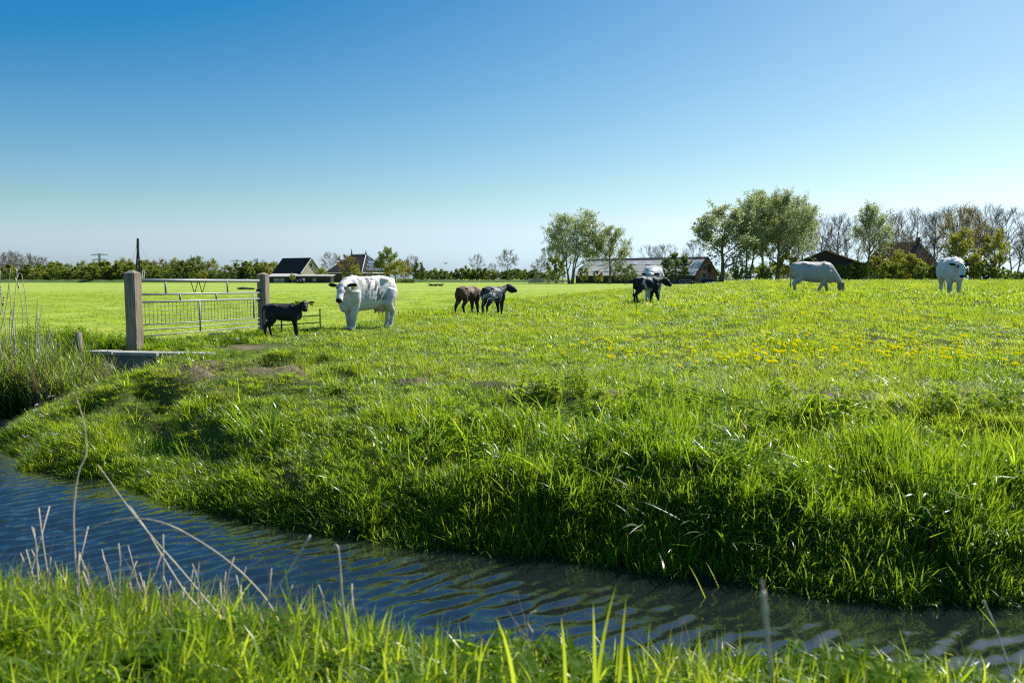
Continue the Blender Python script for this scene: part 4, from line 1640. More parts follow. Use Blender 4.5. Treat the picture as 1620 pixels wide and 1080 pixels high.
# --- the near bank, at our feet
big_cl = [clump('near_bank_grass', 400 + i, 34, 0.09, 0.20, 0.0075, 5, M['grass'], 0.34, 1.5, 0.45) for i in range(6)]
bright_cl = [clump('near_bank_bright', 420 + i, 30, 0.10, 0.20, 0.0075, 5, M['grass_bright'], 0.34, 1.4, 0.45) for i in range(8)]
x, y = sample(-6, 6, 0.5, 5.4, 165, False)
s = shore_distance(x, y)
nearside = y < np.interp(x, near_arr[:, 0], near_arr[:, 1])
r = np.hypot(x, y)
keep = nearside & (s > 0.02) & (r > 0.9)
x, y, s = x[keep], y[keep], s[keep]
hs = (0.42 + 0.5 * RS.rand(len(x))) * (0.75 + 0.5 * fbm(x * 1.3, y * 1.3, 700, 2)) * (1 + 0.15 * S(-x, -0.5, 2))
hs *= 0.8 + 0.2 * S(s, 0.0, 0.6)
finish('near_bank_grass', big_cl + bright_cl, x, y, hs, 0.8 + 0.6 * RS.rand(len(x)), 0.22)
x, y = sample(-5, 5, 0.8, 4.6, 50, False)
s = shore_distance(x, y)
nearside = y < np.interp(x, near_arr[:, 0], near_arr[:, 1])
keep = nearside & (s > 0.12) & (np.hypot(x, y) > 1.1) & (RS.rand(len(x)) < 0.25 + 0.75 * S(x, -0.4, 0.5))
x, y = x[keep], y[keep]
finish('near_bank_weeds', weed_cl + dock_cl, x, y, 0.5 + 0.5 * RS.rand(len(x)), 0.75 + 0.5 * RS.rand(len(x)), 0.25)
x, y = sample(-5, 5, 1.5, 4.6, 60, False)
s = shore_distance(x, y)
nearside = y < np.interp(x, near_arr[:, 0], near_arr[:, 1])
keep = nearside & (s > 0.03) & (s < 1.0) & (RS.rand(len(x)) < 0.12 + 0.6 * S(-x, 0.2, 1.6))
x, y = x[keep], y[keep]
finish('near_bank_straw', straw_cl, x, y, 0.8 + 0.9 * RS.rand(len(x)), 0.8 + 0.5 * RS.rand(len(x)), 0.25)


# --- reeds in the corner of the ditch
def reed_clump(name, seed, n, rad, h, w, mat):
    rs = np.random.RandomState(seed)
    V, F, rn = [], [], []
    for i in range(n):
        th, rr = rs.rand() * 6.283, rad * math.sqrt(rs.rand())
        b = np.array([rr * math.cos(th), rr * math.sin(th), -0.05])
        hh = h * rs.uniform(0.55, 1.15)
        lean = np.array([rs.randn() * 0.10, rs.randn() * 0.10, 1.0])
        r = rs.rand()
        n0 = len(V)
        for q in range(3):
            V.append(b + np.array([math.cos(q * 2.1) * 0.005, math.sin(q * 2.1) * 0.005, 0]))
        V.append(b + lean * hh * 0.85)
        rn += [r] * 4
        F += [(n0, n0 + 1, n0 + 3), (n0 + 1, n0 + 2, n0 + 3), (n0 + 2, n0, n0 + 3)]
        for j in range(5):
            t = 0.25 + 0.6 * j / 5
            add_blade(V, F, rn, rs, b + lean * hh * t, hh * rs.uniform(0.35, 0.55), w * rs.uniform(0.7, 1.2), rs.rand() * 6.28, rs.uniform(0.15, 0.6), rs.uniform(0.1, 0.9), 4, min(1, max(0, r + rs.randn() * 0.2)), rs.uniform(-0.5, 0.5))
    return mesh_from_arrays(name, V, F, rn, mat)


reed_cl = [reed_clump('reeds', 500 + i, 8, 0.14, 0.85, 0.017, M['reed']) for i in range(6)] + [reed_clump('straw_reeds', 520 + i, 7, 0.14, 0.80, 0.012, M['straw']) for i in range(2)]
n = 2900
x = RS.uniform(-11.5, -5.7, n)
y = RS.uniform(10.4, 13.2, n)
s = shore_distance(x, y)
lim = 10.35 + 0.22 * (x + 8.5) + 0.5 * vnoise(x * 1.5, 0 * x, 12)
keep = (s < 0.35) & (y > lim) & (RS.rand(n) < 0.80) & ~((x > -7.2) & (y > 12.5))
keep &= (x < -6.5) | (RS.rand(n) < 0.35)
x, y = x[keep], y[keep]
P = np.stack([x, y, np.full(len(x), ZW)], 1)
hs = (0.75 + 0.45 * RS.rand(len(x))) * (1 - 0.3 * S(x, -7.4, -6.2))
scatter('reeds', reed_cl, P, RS.uniform(0, 6.28, len(x)), RS.randn(len(x), 2) * 0.08, np.stack([np.ones(len(x))] * 2 + [hs], 1), RS.randint(0, 8, len(x)))


# --- single dry stems, shoots and flowers
def stalk(name, label, cat, pts, r0, r1, mat, group=None, plume=None):
    pts = [np.array(p, float) for p in pts]
    # smooth the run of points
    fine = []
    for i in range(len(pts) - 1):
        p0, p1, p2, p3 = pts[max(i - 1, 0)], pts[i], pts[i + 1], pts[min(i + 2, len(pts) - 1)]
        for t in np.linspace(0, 1, 5)[:-1]:
            fine.append(0.5 * ((2 * p1) + (-p0 + p2) * t + (2 * p0 - 5 * p1 + 4 * p2 - p3) * t * t + (-p0 + 3 * p1 - 3 * p2 + p3) * t ** 3))
    fine.append(pts[-1])
    base = fine[0].copy()
    b = MB()
    rr = np.linspace(r0, r1, len(fine))
    for k in range(3, len(rr) - 1, 6):
        rr[k] *= 1.35                                   # the nodes of the stem
    b.tube([p - base for p in fine], rr, 6)
    o = b.build(name, mat, None, True)
    o.location = base
    tag(o, label, cat, group)
    if plume:
        q = MB()
        d = fine[-1] - fine[-3]
        d /= np.linalg.norm(d)
        rs = np.random.RandomState(len(fine))
        for j in range(9):
            c = fine[-1] - base + d * plume * (j / 9.0 - 0.15)
            e = c + d * plume * 0.35 + rs.randn(3) * plume * 0.11
            q.tube([c, (c + e) / 2 + rs.randn(3) * 0.003, e], [0.002, plume * 0.055, 0.001], 5)
        q.build('seed_head', mat, o, True)
    return o


M['stem'] = plain('dry_reed_stem', (0.54, 0.45, 0.32), 0.55, var=0.3, scale=20, bump=0.2, stretch=(1, 1, 0.3), col2=(0.60, 0.51, 0.37))
M['stem2'] = plain('grey_reed_stem', (0.50, 0.42, 0.31), 0.6, var=0.3, scale=20, bump=0.2, stretch=(1, 1, 0.3))


def path3(px, Y0, Y1):
    n = len(px)
    return [at(u, v, Y0 + (Y1 - Y0) * i / (n - 1)) for i, (u, v) in enumerate(px)]


for px, Y0, Y1, r0, r1, lab in (
        ([(124, 960), (118, 868), (117, 800), (125, 745), (137, 715), (133, 670), (122, 632)], 2.75, 2.95, 0.0034, 0.0014, 'tall dry stem rising furthest up over the water at the left'),
        ([(396, 1020), (345, 970), (290, 905), (240, 848), (198, 795), (155, 735)], 2.70, 3.00, 0.0033, 0.0020, 'long dry stem leaning left across the arched stem'),
        ([(352, 1000), (300, 945), (262, 888), (232, 838), (205, 800)], 2.85, 3.05, 0.0036, 0.0020, 'thinner dry stem leaning left beside the long one'),
        ([(462, 1040), (432, 965), (392, 915), (335, 868), (262, 828), (200, 820), (142, 836), (104, 862)], 2.75, 2.95, 0.0036, 0.0018, 'dry stem bent into a wide arch over the water'),
        ([(440, 1030), (412, 975), (424, 950), (455, 905), (491, 846)], 2.70, 2.80, 0.0042, 0.0036, 'stiff pale stem slanting up to the right beyond the arch'),
        ([(557, 1050), (546, 985), (540, 930), (537, 885), (533, 862), (526, 866)], 2.60, 2.65, 0.0044, 0.0030, 'upright dry stem with a hooked tip by the middle of the near bank'),
        ([(843, 1000), (834, 985), (838, 972), (848, 966)], 2.35, 2.35, 0.0038, 0.0030, 'small bleached curl of stem beside the lime shoot'),
        ([(1600, 1075), (1588, 1030), (1572, 985), (1556, 948)], 2.45, 2.55, 0.0034, 0.0018, 'thin dry stem at the right end of the near bank')):
    stalk('dry_stalk', lab, 'dry stem', path3(px, Y0, Y1), r0, r1, M['stem'], 'dry stems on the near bank')
o = stalk('dry_stalk', 'short thick dry stem with a pale ragged head before the dark bank', 'dry stem', [at(1222, 1075, 1.3), at(1216, 1030, 1.3), at(1211, 975, 1.3), at(1207, 935, 1.3)], 0.0030, 0.0050, M['stem'], 'dry stems on the near bank', 0.020)

# short broken reed ends along the left of the near bank
stubs = []
for i in range(4):
    rs = np.random.RandomState(900 + i)
    b = MB()
    k = rs.uniform(-0.05, 0.05, 2)
    b.tube([(0, 0, -0.05), (k[0] * 0.4, k[1] * 0.4, 0.15), (k[0], k[1], 0.30), (k[0] * 1.5, k[1] * 1.5, 0.36 + 0.1 * rs.rand())], [0.0034, 0.0032, 0.0028, 0.0020], 5)
    stubs.append(b.mesh('reed_stub', M['stem' if i % 2 else 'stem2'], True))
for i in range(58):
    u = RS.uniform(8, 340) if i < 46 else RS.uniform(340, 560)
    Y = RS.uniform(2.75, 3.35)
    xx = xw(u, Y)
    o = obj('reed_stub', stubs[i % 4], None, (xx, Y, hz(xx, Y)))
    o.rotation_euler = (RS.randn() * 0.10, RS.randn() * 0.16, RS.rand() * 6.28)
    sc = RS.uniform(0.5, 0.95) * (1.0 if i < 46 else 0.8)
    o.scale = (1, 1, sc)
    tag(o, 'short dry reed stub standing among the near bank grass by the water', 'reed stub', 'reed stubs on the near bank')

# lime green shoots that stand up before the water
shoot_me = []
for i in range(3):
    V, F, rn = [], [], []
    rs = np.random.RandomState(940 + i)
    add_blade(V, F, rn, rs, np.array([0, 0, -0.04]), 0.34, 0.0105, 0.4 + i, 0.05 + 0.05 * i, 0.10 + 0.12 * i, 6, 0.75, 0.2)
    shoot_me.append(mesh_from_arrays('reed_shoot', V, F, rn, M['grass_bright']))
for i, (u, vt, Y) in enumerate(((553, 935, 2.55), (602, 955, 2.5), (612, 985, 2.5), (668, 985, 2.5), (690, 965, 2.5), (697, 972, 2.5), (719, 985, 2.45), (792, 980, 2.4), (826, 903, 2.25), (752, 1000, 2.35), (899, 930, 2.3), (938, 912, 2.35),
                                (944, 925, 2.35), (978, 938, 2.3), (1003, 960, 2.3), (1110, 978, 2.2), (1255, 985, 2.2), (1512, 1030, 2.2), (1195, 1000, 2.2), (160, 905, 2.9), (168, 915, 2.9), (495, 962, 2.6), (518, 975, 2.6), (455, 950, 2.7))):
    p = at(u, vt, Y)
    zb = hz(p[0], Y)
    o = obj('reed_shoot', shoot_me[i % 3], None, (p[0], Y, zb))
    o.rotation_euler = (0, 0, -math.pi / 2 - (0.6 + i % 3) + RS.uniform(-0.6, 0.6) + (math.pi if i % 2 else 0))
    k = max(0.4, (p[2] - zb) / 0.325)
    o.scale = (max(1.0, k), max(1.0, k), k)
    tag(o, 'bright green reed shoot standing up from the near bank against the water', 'reed shoot', 'reed shoots on the near bank')

# single shoots along the foot of the far bank
for i, (u, v, ut, vt) in enumerate(((1118, 945, 1092, 885), (1140, 930, 1118, 880), (1373, 902, 1362, 852), (1478, 952, 1435, 900), (1448, 925, 1420, 895), (1540, 955, 1500, 880), (1584, 1000, 1548, 950), (1445, 900, 1462, 850), (782, 885, 770, 866), (902, 875, 893, 850), (1500, 938, 1478, 895))):
    b0 = on_plane(u, v, ZW)
    p1 = at(ut, vt, b0[1] + 0.02)
    mid_ = (b0 + p1) / 2 + np.array([0.02, 0, 0.02])
    V, F, rn = [], [], []
    rs = np.random.RandomState(980 + i)
    d = p1 - b0
    az = math.atan2(d[1], d[0])
    Lh = float(np.linalg.norm(d))
    add_blade(V, F, rn, rs, np.array([0, 0, -0.02]), Lh, 0.010, az, math.atan2(math.hypot(d[0], d[1]), d[2]), 0.12, 5, 0.9, 1.2)
    o = obj('water_grass_blade', mesh_from_arrays('water_grass_blade', V, F, rn, M['reed']), None, tuple(b0))
    tag(o, 'single grass blade standing in the water at the foot of the far bank', 'grass blade', 'grass blades in the water')

# dry reeds at the left edge of the picture, some with plumes
for i in range(22):
    u0 = RS.uniform(-25, 75)
    Y = RS.uniform(11.2, 12.6)
    top = RS.uniform(420, 520)
    ut = u0 + RS.uniform(-18, 30)
    p0 = at(u0, 600, Y)
    p0[2] = ZW - 0.05
    p1 = at(ut, top, Y + RS.uniform(-0.2, 0.2))
    m1 = p0 * 0.6 + p1 * 0.4 + np.array([RS.randn() * 0.03, 0, 0])
    m2 = p0 * 0.25 + p1 * 0.75 + np.array([RS.randn() * 0.04, 0, 0])
    pl = i % 4 == 0
    stalk('dry_reed', 'dry reed stem with a plume standing over the reeds at the left' if pl else 'dry bare reed stem standing over the reeds at the left', 'dry reed',
          [p0, m1, m2, p1], 0.0085, 0.0035, M['stem' if i % 3 else 'stem2'], 'dry plumed reeds in the ditch corner' if pl else 'dry bare reeds in the ditch corner', 0.16 if pl else None)
for i in range(9):
    u0 = RS.uniform(45, 80)
    Y = RS.uniform(12.3, 12.7)
    p0 = at(u0, 590, Y)
    p1 = at(u0 + RS.uniform(-30, 22), RS.uniform(515, 545), Y)
    stalk('broken_reed', 'broken dry reed leaning among the others before the dark tussock', 'dry reed', [p0, (p0 + p1) / 2 + np.array([0.01, 0, 0.01]), p1], 0.009, 0.006, M['stem2'], 'broken reeds by the ditch wall')

# dandelions
M['dandelion'] = foliage('dandelion_yellow', (0.88, 0.76, 0.012), (0.94, 0.90, 0.020), (0.90, 0.82, 0.015), (0.95, 0.93, 0.025), gloss=0.0, rough=0.6, tmix=0.5)
dmesh, smesh = [], []
for i in range(3):
    rs = np.random.RandomState(1100 + i)
    b = MB()
    n_, r_ = 11, 0.034
    V = [(0, 0, 0.013)]
    for k in range(n_):
        a = 6.283 * k / n_
        V.append((r_ * 0.62 * math.cos(a), r_ * 0.62 * math.sin(a), 0.014 + rs.randn() * 0.001))
    for k in range(n_):
        a = 6.283 * (k + 0.5) / n_
        q = r_ * rs.uniform(0.88, 1.12)
        V.append((q * math.cos(a), q * math.sin(a), 0.004 + rs.randn() * 0.002))
    V.append((0, 0, -0.012))
    F = []
    for k in range(n_):
        k2 = (k + 1) % n_
        F += [(0, 1 + k, 1 + k2), (1 + k, 1 + n_ + k, 1 + k2), (1 + k2, 1 + n_ + k, 1 + n_ + k2), (1 + 2 * n_, 1 + n_ + k2, 1 + n_ + k)]
    b.add(V, F)
    dmesh.append(b.mesh('flower_head', M['dandelion']))
    b = MB()
    b.tube([(0, 0, -0.04), (0.004, 0, -0.10), (0, 0.004, -0.2)], 0.0028, 4, False)
    b.tube([(0, 0, -0.011), (0, 0, -0.04)], 0.0028, 4, False)
    smesh.append(b.mesh('flower_stem', M['weed']))
spots = []
rs = np.random.RandomState(77)
cl = [(1262, 548, 40, 6), (1290, 556, 40, 5), (1350, 545, 22, 5), (1420, 556, 40, 7), (1450, 560, 30, 5), (1490, 560, 40, 6), (1540, 565, 45, 8), (1585, 562, 35, 8), (1300, 575, 80, 8), (1155, 575, 14, 3), (1205, 564, 25, 5), (1065, 553, 50, 8), (1080, 570, 30, 5),
      (1040, 484, 40, 8), (1075, 484, 25, 5), (1240, 470, 60, 6), (960, 545, 80, 8), (990, 495, 60, 6), (1365, 590, 12, 2), (1500, 535, 60, 8), (1130, 500, 120, 14), (870, 500, 80, 8)]
wts = [18, 14, 12, 14, 14, 12, 12, 10, 10, 7, 10, 10, 8, 12, 8, 8, 8, 8, 4, 9, 12, 5]
for (u, v, su, sv), w in zip(cl, wts):
    for k in range(int(w * 0.85)):
        spots.append((u + rs.randn() * su * 0.95, v + rs.randn() * sv * 1.3))
while len(spots) < 296:
    spots.append((rs.uniform(840, 1640), rs.uniform(465, 580)))
for i, (u, v) in enumerate(spots):
    v = max(v, 456)
    x, y, z = ground_px(u, v, 0.10)
    o = obj('dandelion', smesh[i % 3], None, (x, y, z + rs.uniform(0.12, 0.18)))
    o.rotation_euler = (rs.randn() * 0.3 - 0.12, rs.randn() * 0.3, rs.rand() * 6.28)
    k = rs.uniform(0.95, 1.55)
    o.scale = (k, k, 1)
    tag(o, 'yellow dandelion in full bloom standing in the meadow grass', 'dandelion', 'dandelions in the meadow')
    obj('flower_head', dmesh[i % 3], o)

# pale flowers on the left bank
M['palepink'] = plain('pale_petal', (0.72, 0.66, 0.74), 0.6, var=0.08, bump=0.0)
for u, v in ((92, 697), (84, 722), (66, 664), (57, 655), (16, 682), (40, 700), (78, 636), (60, 648)):
    x, y, z = ground_px(u, v, 0.10)
    b = MB()
    rs = np.random.RandomState(u)
    for k in range(5):
        c = np.array([rs.randn() * 0.018, rs.randn() * 0.018, 0.14 + rs.uniform(0, 0.03)])
        for q in range(4):
            a = q * 1.57 + rs.rand()
            d = np.array([math.cos(a), math.sin(a), 0.25])
            s_ = np.array([-math.sin(a), math.cos(a), 0])
            b.add([c, c + d * 0.009 + s_ * 0.006, c + d * 0.016, c + d * 0.009 - s_ * 0.006], [(0, 1, 2, 3)])
    hd_ = MB()
    hd_.tube([(0, 0, -0.03), (0.004, 0, 0.07), (0, 0, 0.15)], 0.002, 4, False)
    o = hd_.build('cuckoo_flower', M['weed'])
    o.location = (x, y, z)
    tag(o, 'pale pink wild flower on a thin stem on the low left bank', 'flower', 'pale flowers on the left bank')
    b.build('blossom', M['palepink'], o)

# ------------------------------------------------------------------ buildings and other things beyond the fields
M['slate'] = plain('dark_roof_tiles', (0.030, 0.030, 0.031), 0.9, var=0.3, scale=3, bump=0.4, stretch=(1, 1, 6), spec=0.12)
M['thatch'] = plain('brown_roof', (0.075, 0.052, 0.042), 0.9, var=0.35, scale=3, bump=0.6, stretch=(1, 1, 4))
M['sheet'] = plain('grey_roof_sheet', (0.60, 0.53, 0.475), 0.85, var=0.18, scale=1.2, bump=0.3, stretch=(1, 1, 5))
M['ridge'] = plain('dark_ridge', (0.03, 0.03, 0.035), 0.7, var=0.2)
M['skylight'] = plain('skylight_panel', (0.72, 0.73, 0.74), 0.3, var=0.06, bump=0.0, spec=0.5)
M['cream'] = plain('cream_brick', (0.48, 0.415, 0.33), 0.85, var=0.18, scale=4, bump=0.3)
M['redbrick'] = plain('red_brick', (0.48, 0.19, 0.13), 0.85, var=0.25, scale=4, bump=0.3)
M['darkbrick'] = plain('dark_brick', (0.085, 0.065, 0.055), 0.85, var=0.25, scale=4, bump=0.3)
M['darkwood'] = plain('tarred_boards', (0.035, 0.034, 0.034), 0.8, var=0.3, scale=5, bump=0.4, stretch=(5, 5, 0.4))
M['white'] = plain('white_paint', (0.78, 0.78, 0.76), 0.5, var=0.05, bump=0.05)
M['pane'] = plain('window_glass', (0.03, 0.035, 0.04), 0.08, var=0.1, bump=0.0, spec=0.8)
M['solar'] = plain('solar_cells', (0.10, 0.13, 0.19), 0.15, var=0.15, bump=0.0, spec=0.8)
M['paleroof'] = plain('pale_flat_roof', (0.42, 0.40, 0.38), 0.8, var=0.15, scale=2)
M['brownpaint'] = plain('red_brown_paint', (0.13, 0.035, 0.025), 0.6, var=0.15)
M['greywood'] = plain('silvered_wood', (0.36, 0.33, 0.29), 0.85, var=0.25, scale=5, bump=0.4, stretch=(0.5, 4, 4))
M['bluebin'] = plain('blue_plastic', (0.12, 0.28, 0.42), 0.45, var=0.1)
M['steel'] = plain('pylon_steel', (0.32, 0.36, 0.40), 0.6, metal=0.3, var=0.1)
M['tarp'] = plain('dark_silage_sheet', (0.028, 0.028, 0.032), 0.45, var=0.3, bump=0.4)


def frame2(ox, oy, ang):
    """Local building axes: x along ang, y to its left."""
    c, s = math.cos(ang), math.sin(ang)
    return lambda x, y, z: (ox + c * x - s * y, oy + s * x + c * y, z)


def quad_slab(b, pts, thick, m=0):
    """A thickened quad: pts counter-clockwise seen from outside."""
    p = np.array(pts, float)
    n = np.cross(p[1] - p[0], p[2] - p[0])
    n /= np.linalg.norm(n)
    q = p - n * thick
    k = len(p)
    F = [tuple(range(k)), tuple(range(k, 2 * k))[::-1]]
    for i in range(k):
        j = (i + 1) % k
        F.append((i, i + k, j + k, j))
    b.add(np.vstack([p, q]), F, m)


def window(parent, f, x0, x1, z0, z1, y, face=-1, frame=0.09, bars=1, axis_='x'):
    """A window in a wall: white frame with bars, glass set back. face -1: wall at local y looking along -y; axis_ 'y': wall at local x looking along +x."""
    def P(u, d, z):
        return f(u, y + d * face, z) if axis_ == 'x' else f(y + d, u, z)
    b = MB()
    for a0, a1, c0, c1 in ((x0, x1, z0, z0 + frame), (x0, x1, z1 - frame, z1), (x0, x0 + frame, z0 + frame, z1 - frame), (x1 - frame, x1, z0 + frame, z1 - frame)):
        quad8(b, P, a0, a1, c0, c1, -0.03, 0.05)
    for k in range(1, bars + 1):
        xc = x0 + (x1 - x0) * k / (bars + 1)
        quad8(b, P, xc - 0.03, xc + 0.03, z0 + frame, z1 - frame, -0.01, 0.04)
    w = b.build('window', M['white'], parent)
    g = MB()
    quad8(g, P, x0 + frame, x1 - frame, z0 + frame, z1 - frame, -0.02, 0.012)
    g.build('pane', M['pane'], w)
    return w


def quad8(b, P, a0, a1, c0, c1, d0, d1):
    V = [P(a, d, c) for d in (d0, d1) for a, c in ((a0, c0), (a1, c0), (a1, c1), (a0, c1))]
    b.add(V, [(0, 1, 2, 3), (7, 6, 5, 4), (0, 4, 5, 1), (1, 5, 6, 2), (2, 6, 7, 3), (3, 7, 4, 0)])


def gable_house(name, label, ox, oy, ang, L, W, eave, ridge, wall_m, roof_m, gable_m=None, over=0.35, roof_t=0.16, z0=-0.4, cat='house'):
    """Ridge along local x from 0 to L, walls at y = 0 (front) and W."""
    f = frame2(ox, oy, ang)
    t = thing(name, label, cat, (0, 0, 0))
    b = MB()
    for (p0, p1) in (((0, 0), (L, 0)), ((L, W), (0, W))):
        quad_slab(b, [f(p0[0], p0[1], z0), f(p1[0], p1[1], z0), f(p1[0], p1[1], eave), f(p0[0], p0[1], eave)], 0.25)
    b.build('wall', wall_m, t)
    gp_ = (ridge - eave) / (W / 2)
    for x, o in ((L, 0), (0, 1)):
        b = MB()
        pts = [f(x, 0.002, z0), f(x, W - 0.002, z0), f(x, W - 0.002, eave), f(x, W / 2, ridge), f(x, 0.002, eave)]
        if o:
            pts = pts[::-1]
        quad_slab(b, pts, 0.25)
        b.build('gable', gable_m or wall_m, t)
    for s_ in (0, 1):
        b = MB()
        y0 = -over if s_ == 0 else W + over
        ze = eave - gp_ * over + 0.05
        zr = ridge + 0.09
        pts = [f(-over, y0, ze), f(L + over, y0, ze), f(L + over, W / 2, zr), f(-over, W / 2, zr)]
        if s_:
            pts = pts[::-1]
        quad_slab(b, pts, roof_t)
        b.build('roof', roof_m, t)
    return t, f


def at_ground(u, Y):
    return xw(u, Y), Y


# --- left house: black tiled roof, cream gable
ax, ay = xw(441, 228), 228.0
ridge_a = R(-32)
tA, fA = gable_house('house', 'house with steep black tiled roof and cream gable left of the farmhouse', xw(434.6, 226), 226.0, ridge_a, 11.6, 7.6, 3.0, 7.2, M['cream'], M['slate'], over=0.4)
for k in range(3):
    window(tA, fA, 1.2 + k * 2.0, 2.3 + k * 2.0, 0.7, 2.0, 11.6, axis_='y')
window(tA, fA, 3.2, 4.3, 4.4, 5.7, 11.6, axis_='y')
b = MB()
for sgn in (0, 1):
    p0 = fA(11.6 + 0.42, -0.45 if sgn == 0 else 8.05, 2.72)
    p1 = fA(11.6 + 0.42, 3.8, 7.25)
    b.bar(p0, p1, 0.06, 0.28)
b.build('barge_board', M['white'], tA)


def shed(name, label, u0, u1, Y, zr, depth, wall_m, slope=0.25, openings=(), extra=None):
    x0, x1 = xw(u0, Y), xw(u1, Y)
    t = thing(name, label, 'shed', (x0, Y, 0))
    L = x1 - x0
    f = frame2(0, 0, 0.0)
    b = MB()
    quad_slab(b, [f(0, 0, -0.4), f(L, 0, -0.4), f(L, 0, zr), f(0, 0, zr)], 0.15)
    quad_slab(b, [f(L, 0.001, -0.4), f(L, depth, -0.4), f(L, depth, zr + slope), f(L, 0.001, zr)], 0.15)
    quad_slab(b, [f(0, depth, -0.4), f(0, 0.001, -0.4), f(0, 0.001, zr), f(0, depth, zr + slope)], 0.15)
    quad_slab(b, [f(L, depth, -0.4), f(0, depth, -0.4), f(0, depth, zr + slope), f(L, depth, zr + slope)], 0.15)
    b.build('wall', wall_m, t)
    b = MB()
    quad_slab(b, [f(-0.3, -0.4, zr + 0.22), f(L + 0.3, -0.4, zr + 0.22), f(L + 0.3, depth + 0.3, zr + slope + 0.24), f(-0.3, depth + 0.3, zr + slope + 0.24)], 0.2)
    b.build('roof', M['paleroof'], t)
    for (a0, a1, c0, c1) in openings:
        window(t, f, a0 * L, a1 * L, c0, c1, 0.0, -1, 0.07, 2)
    return t


shed('shed', 'low dark shed with pale flat roof and white windows, below the black roof', 424, 460, 205, 1.62, 5.5, M['darkwood'], 0.7, ((0.30, 0.50, 0.35, 1.2), (0.55, 0.75, 0.35, 1.2)))
shed('shed', 'long low dark shed with pale roof between the two houses', 462, 524, 204, 1.72, 4.0, M['darkwood'], 0.35, ((0.55, 0.63, 0.5, 1.2),))
b = MB()
rs = np.random.RandomState(9)
for k in range(6):
    c = np.array([xw(476, 196) + rs.uniform(-0.9, 0.9), 196 + rs.uniform(-0.5, 0.5), 0.25 + rs.uniform(0, 0.35)])
    b.ellipsoid(c, rs.uniform(0.35, 0.8, 3), None, 8, 5)
tag(b.build('scrap_heap', M['tarp'], None, True), 'small dark heap in front of the long low shed', 'heap')

# --- farmhouse with hipped roof, solar panels and finials
fx0, fy0 = xw(518, 236), 236.0
fB = frame2(fx0, fy0, R(-20))
tB = thing('farmhouse', 'big hipped farmhouse with solar panels behind the white cow', 'farmhouse', (0, 0, 0))
La, Lb, ev, rg = 12.4, 17.5, 3.15, 8.7
b = MB()
cs = [(0, 0), (La, 0), (La, Lb), (0, Lb)]
for i in range(4):
    p, q = cs[i], cs[(i + 1) % 4]
    quad_slab(b, [fB(p[0], p[1], -0.4), fB(q[0], q[1], -0.4), fB(q[0], q[1], ev), fB(p[0], p[1], ev)], 0.3)
b.build('wall', M['darkbrick'], tB)
o_ = 0.45
r0, r1 = (3.6, Lb * 0.5), (8.8, Lb * 0.5)
E = [(-o_, -o_), (La + o_, -o_), (La + o_, Lb + o_), (-o_, Lb + o_)]
fc = [[(*E[0], ev - 0.1), (*E[1], ev - 0.1), (*r1, rg), (*r0, rg)], [(*E[1], ev - 0.1), (*E[2], ev - 0.1), (*r1, rg)],
      [(*E[2], ev - 0.1), (*E[3], ev - 0.1), (*r0, rg), (*r1, rg)], [(*E[3], ev - 0.1), (*E[0], ev - 0.1), (*r0, rg)]]
for q in fc:
    b = MB()
    quad_slab(b, [fB(*p) for p in q], 0.15)
    b.build('roof', M['slate'], tB)
b = MB()
for p, q in ((E[1], r1), (E[0], r0), (E[2], r1)):
    b.bar(fB(p[0], p[1], ev), fB(q[0], q[1], rg + 0.10), 0.22, 0.12)
b.bar(fB(r0[0], r0[1], rg + 0.12), fB(r1[0], r1[1], rg + 0.12), 0.3, 0.2)
k_ = b.build('hip_edging', M['white'], tB)
k_['kind'] = 'stuff'
b = MB()
for i in range(4):
    p, q = E[i], E[(i + 1) % 4]
    b.bar(fB(p[0], p[1], ev - 0.22), fB(q[0], q[1], ev - 0.22), 0.16, 0.22)
k_ = b.build('gutter', M['white'], tB)
k_['kind'] = 'stuff'
for (x, y, zz, h) in ((r0[0], r0[1], rg, 1.9), (r1[0], r1[1], rg, 1.5), (La * 0.98, Lb * 0.72, 5.6, 2.2)):
    b = MB()
    b.tube([fB(x, y, zz), fB(x, y, zz + h * 0.3), fB(x, y, zz + h * 0.35), fB(x, y, zz + h * 0.5), fB(x, y, zz + h)], [0.34, 0.26, 0.13, 0.18, 0.04], 6)
    b.build('finial', M['slate'], tB)
# panels on the right hand hip
A0, A1, AT = np.array(fB(*E[1], ev - 0.1)), np.array(fB(*E[2], ev - 0.1)), np.array(fB(*r1, rg))
nrm = np.cross(A1 - A0, AT - A0)
nrm /= np.linalg.norm(nrm)
for row in range(4):
    t0, t1 = 0.10 + row * 0.19, 0.10 + row * 0.19 + 0.165
    lo_, hi_ = 0.5 * t1 + 0.06, 1 - 0.5 * t1 - 0.06
    ncol = max(1, int((hi_ - lo_) * 8.5))
    wcol = (hi_ - lo_) / ncol
    for c in range(ncol):
        if (row, c) in ((1, 2), (2, 2)):
            continue
        s0, s1 = lo_ + c * wcol + 0.006, lo_ + (c + 1) * wcol - 0.006

        def PP(s, t):
            base = A0 + (A1 - A0) * s
            top = AT
            return A0 + (A1 - A0) * s + (AT - (A0 + A1) / 2) * t + nrm * 0.16
        b = MB()
        quad_slab(b, [PP(s0, t0), PP(s1, t0), PP(s1, t1), PP(s0, t1)], 0.06)
        b.build('solar_panel', M['solar'], tB)
for x0_, x1_, z0_, z1_ in ((0.5, 1.6, 0.2, 2.4), (8.2, 9.3, 1.0, 2.5), (5.6, 6.4, 1.0, 2.3)):
    window(tB, fB, x0_, x1_, z0_, z1_, 0.0, -1, 0.16, 1)
for y0_ in (2.5, 6.0, 10.0, 13.5):
    window(tB, fB, y0_, y0_ + 1.1, 0.9, 2.4, La, axis_='y')

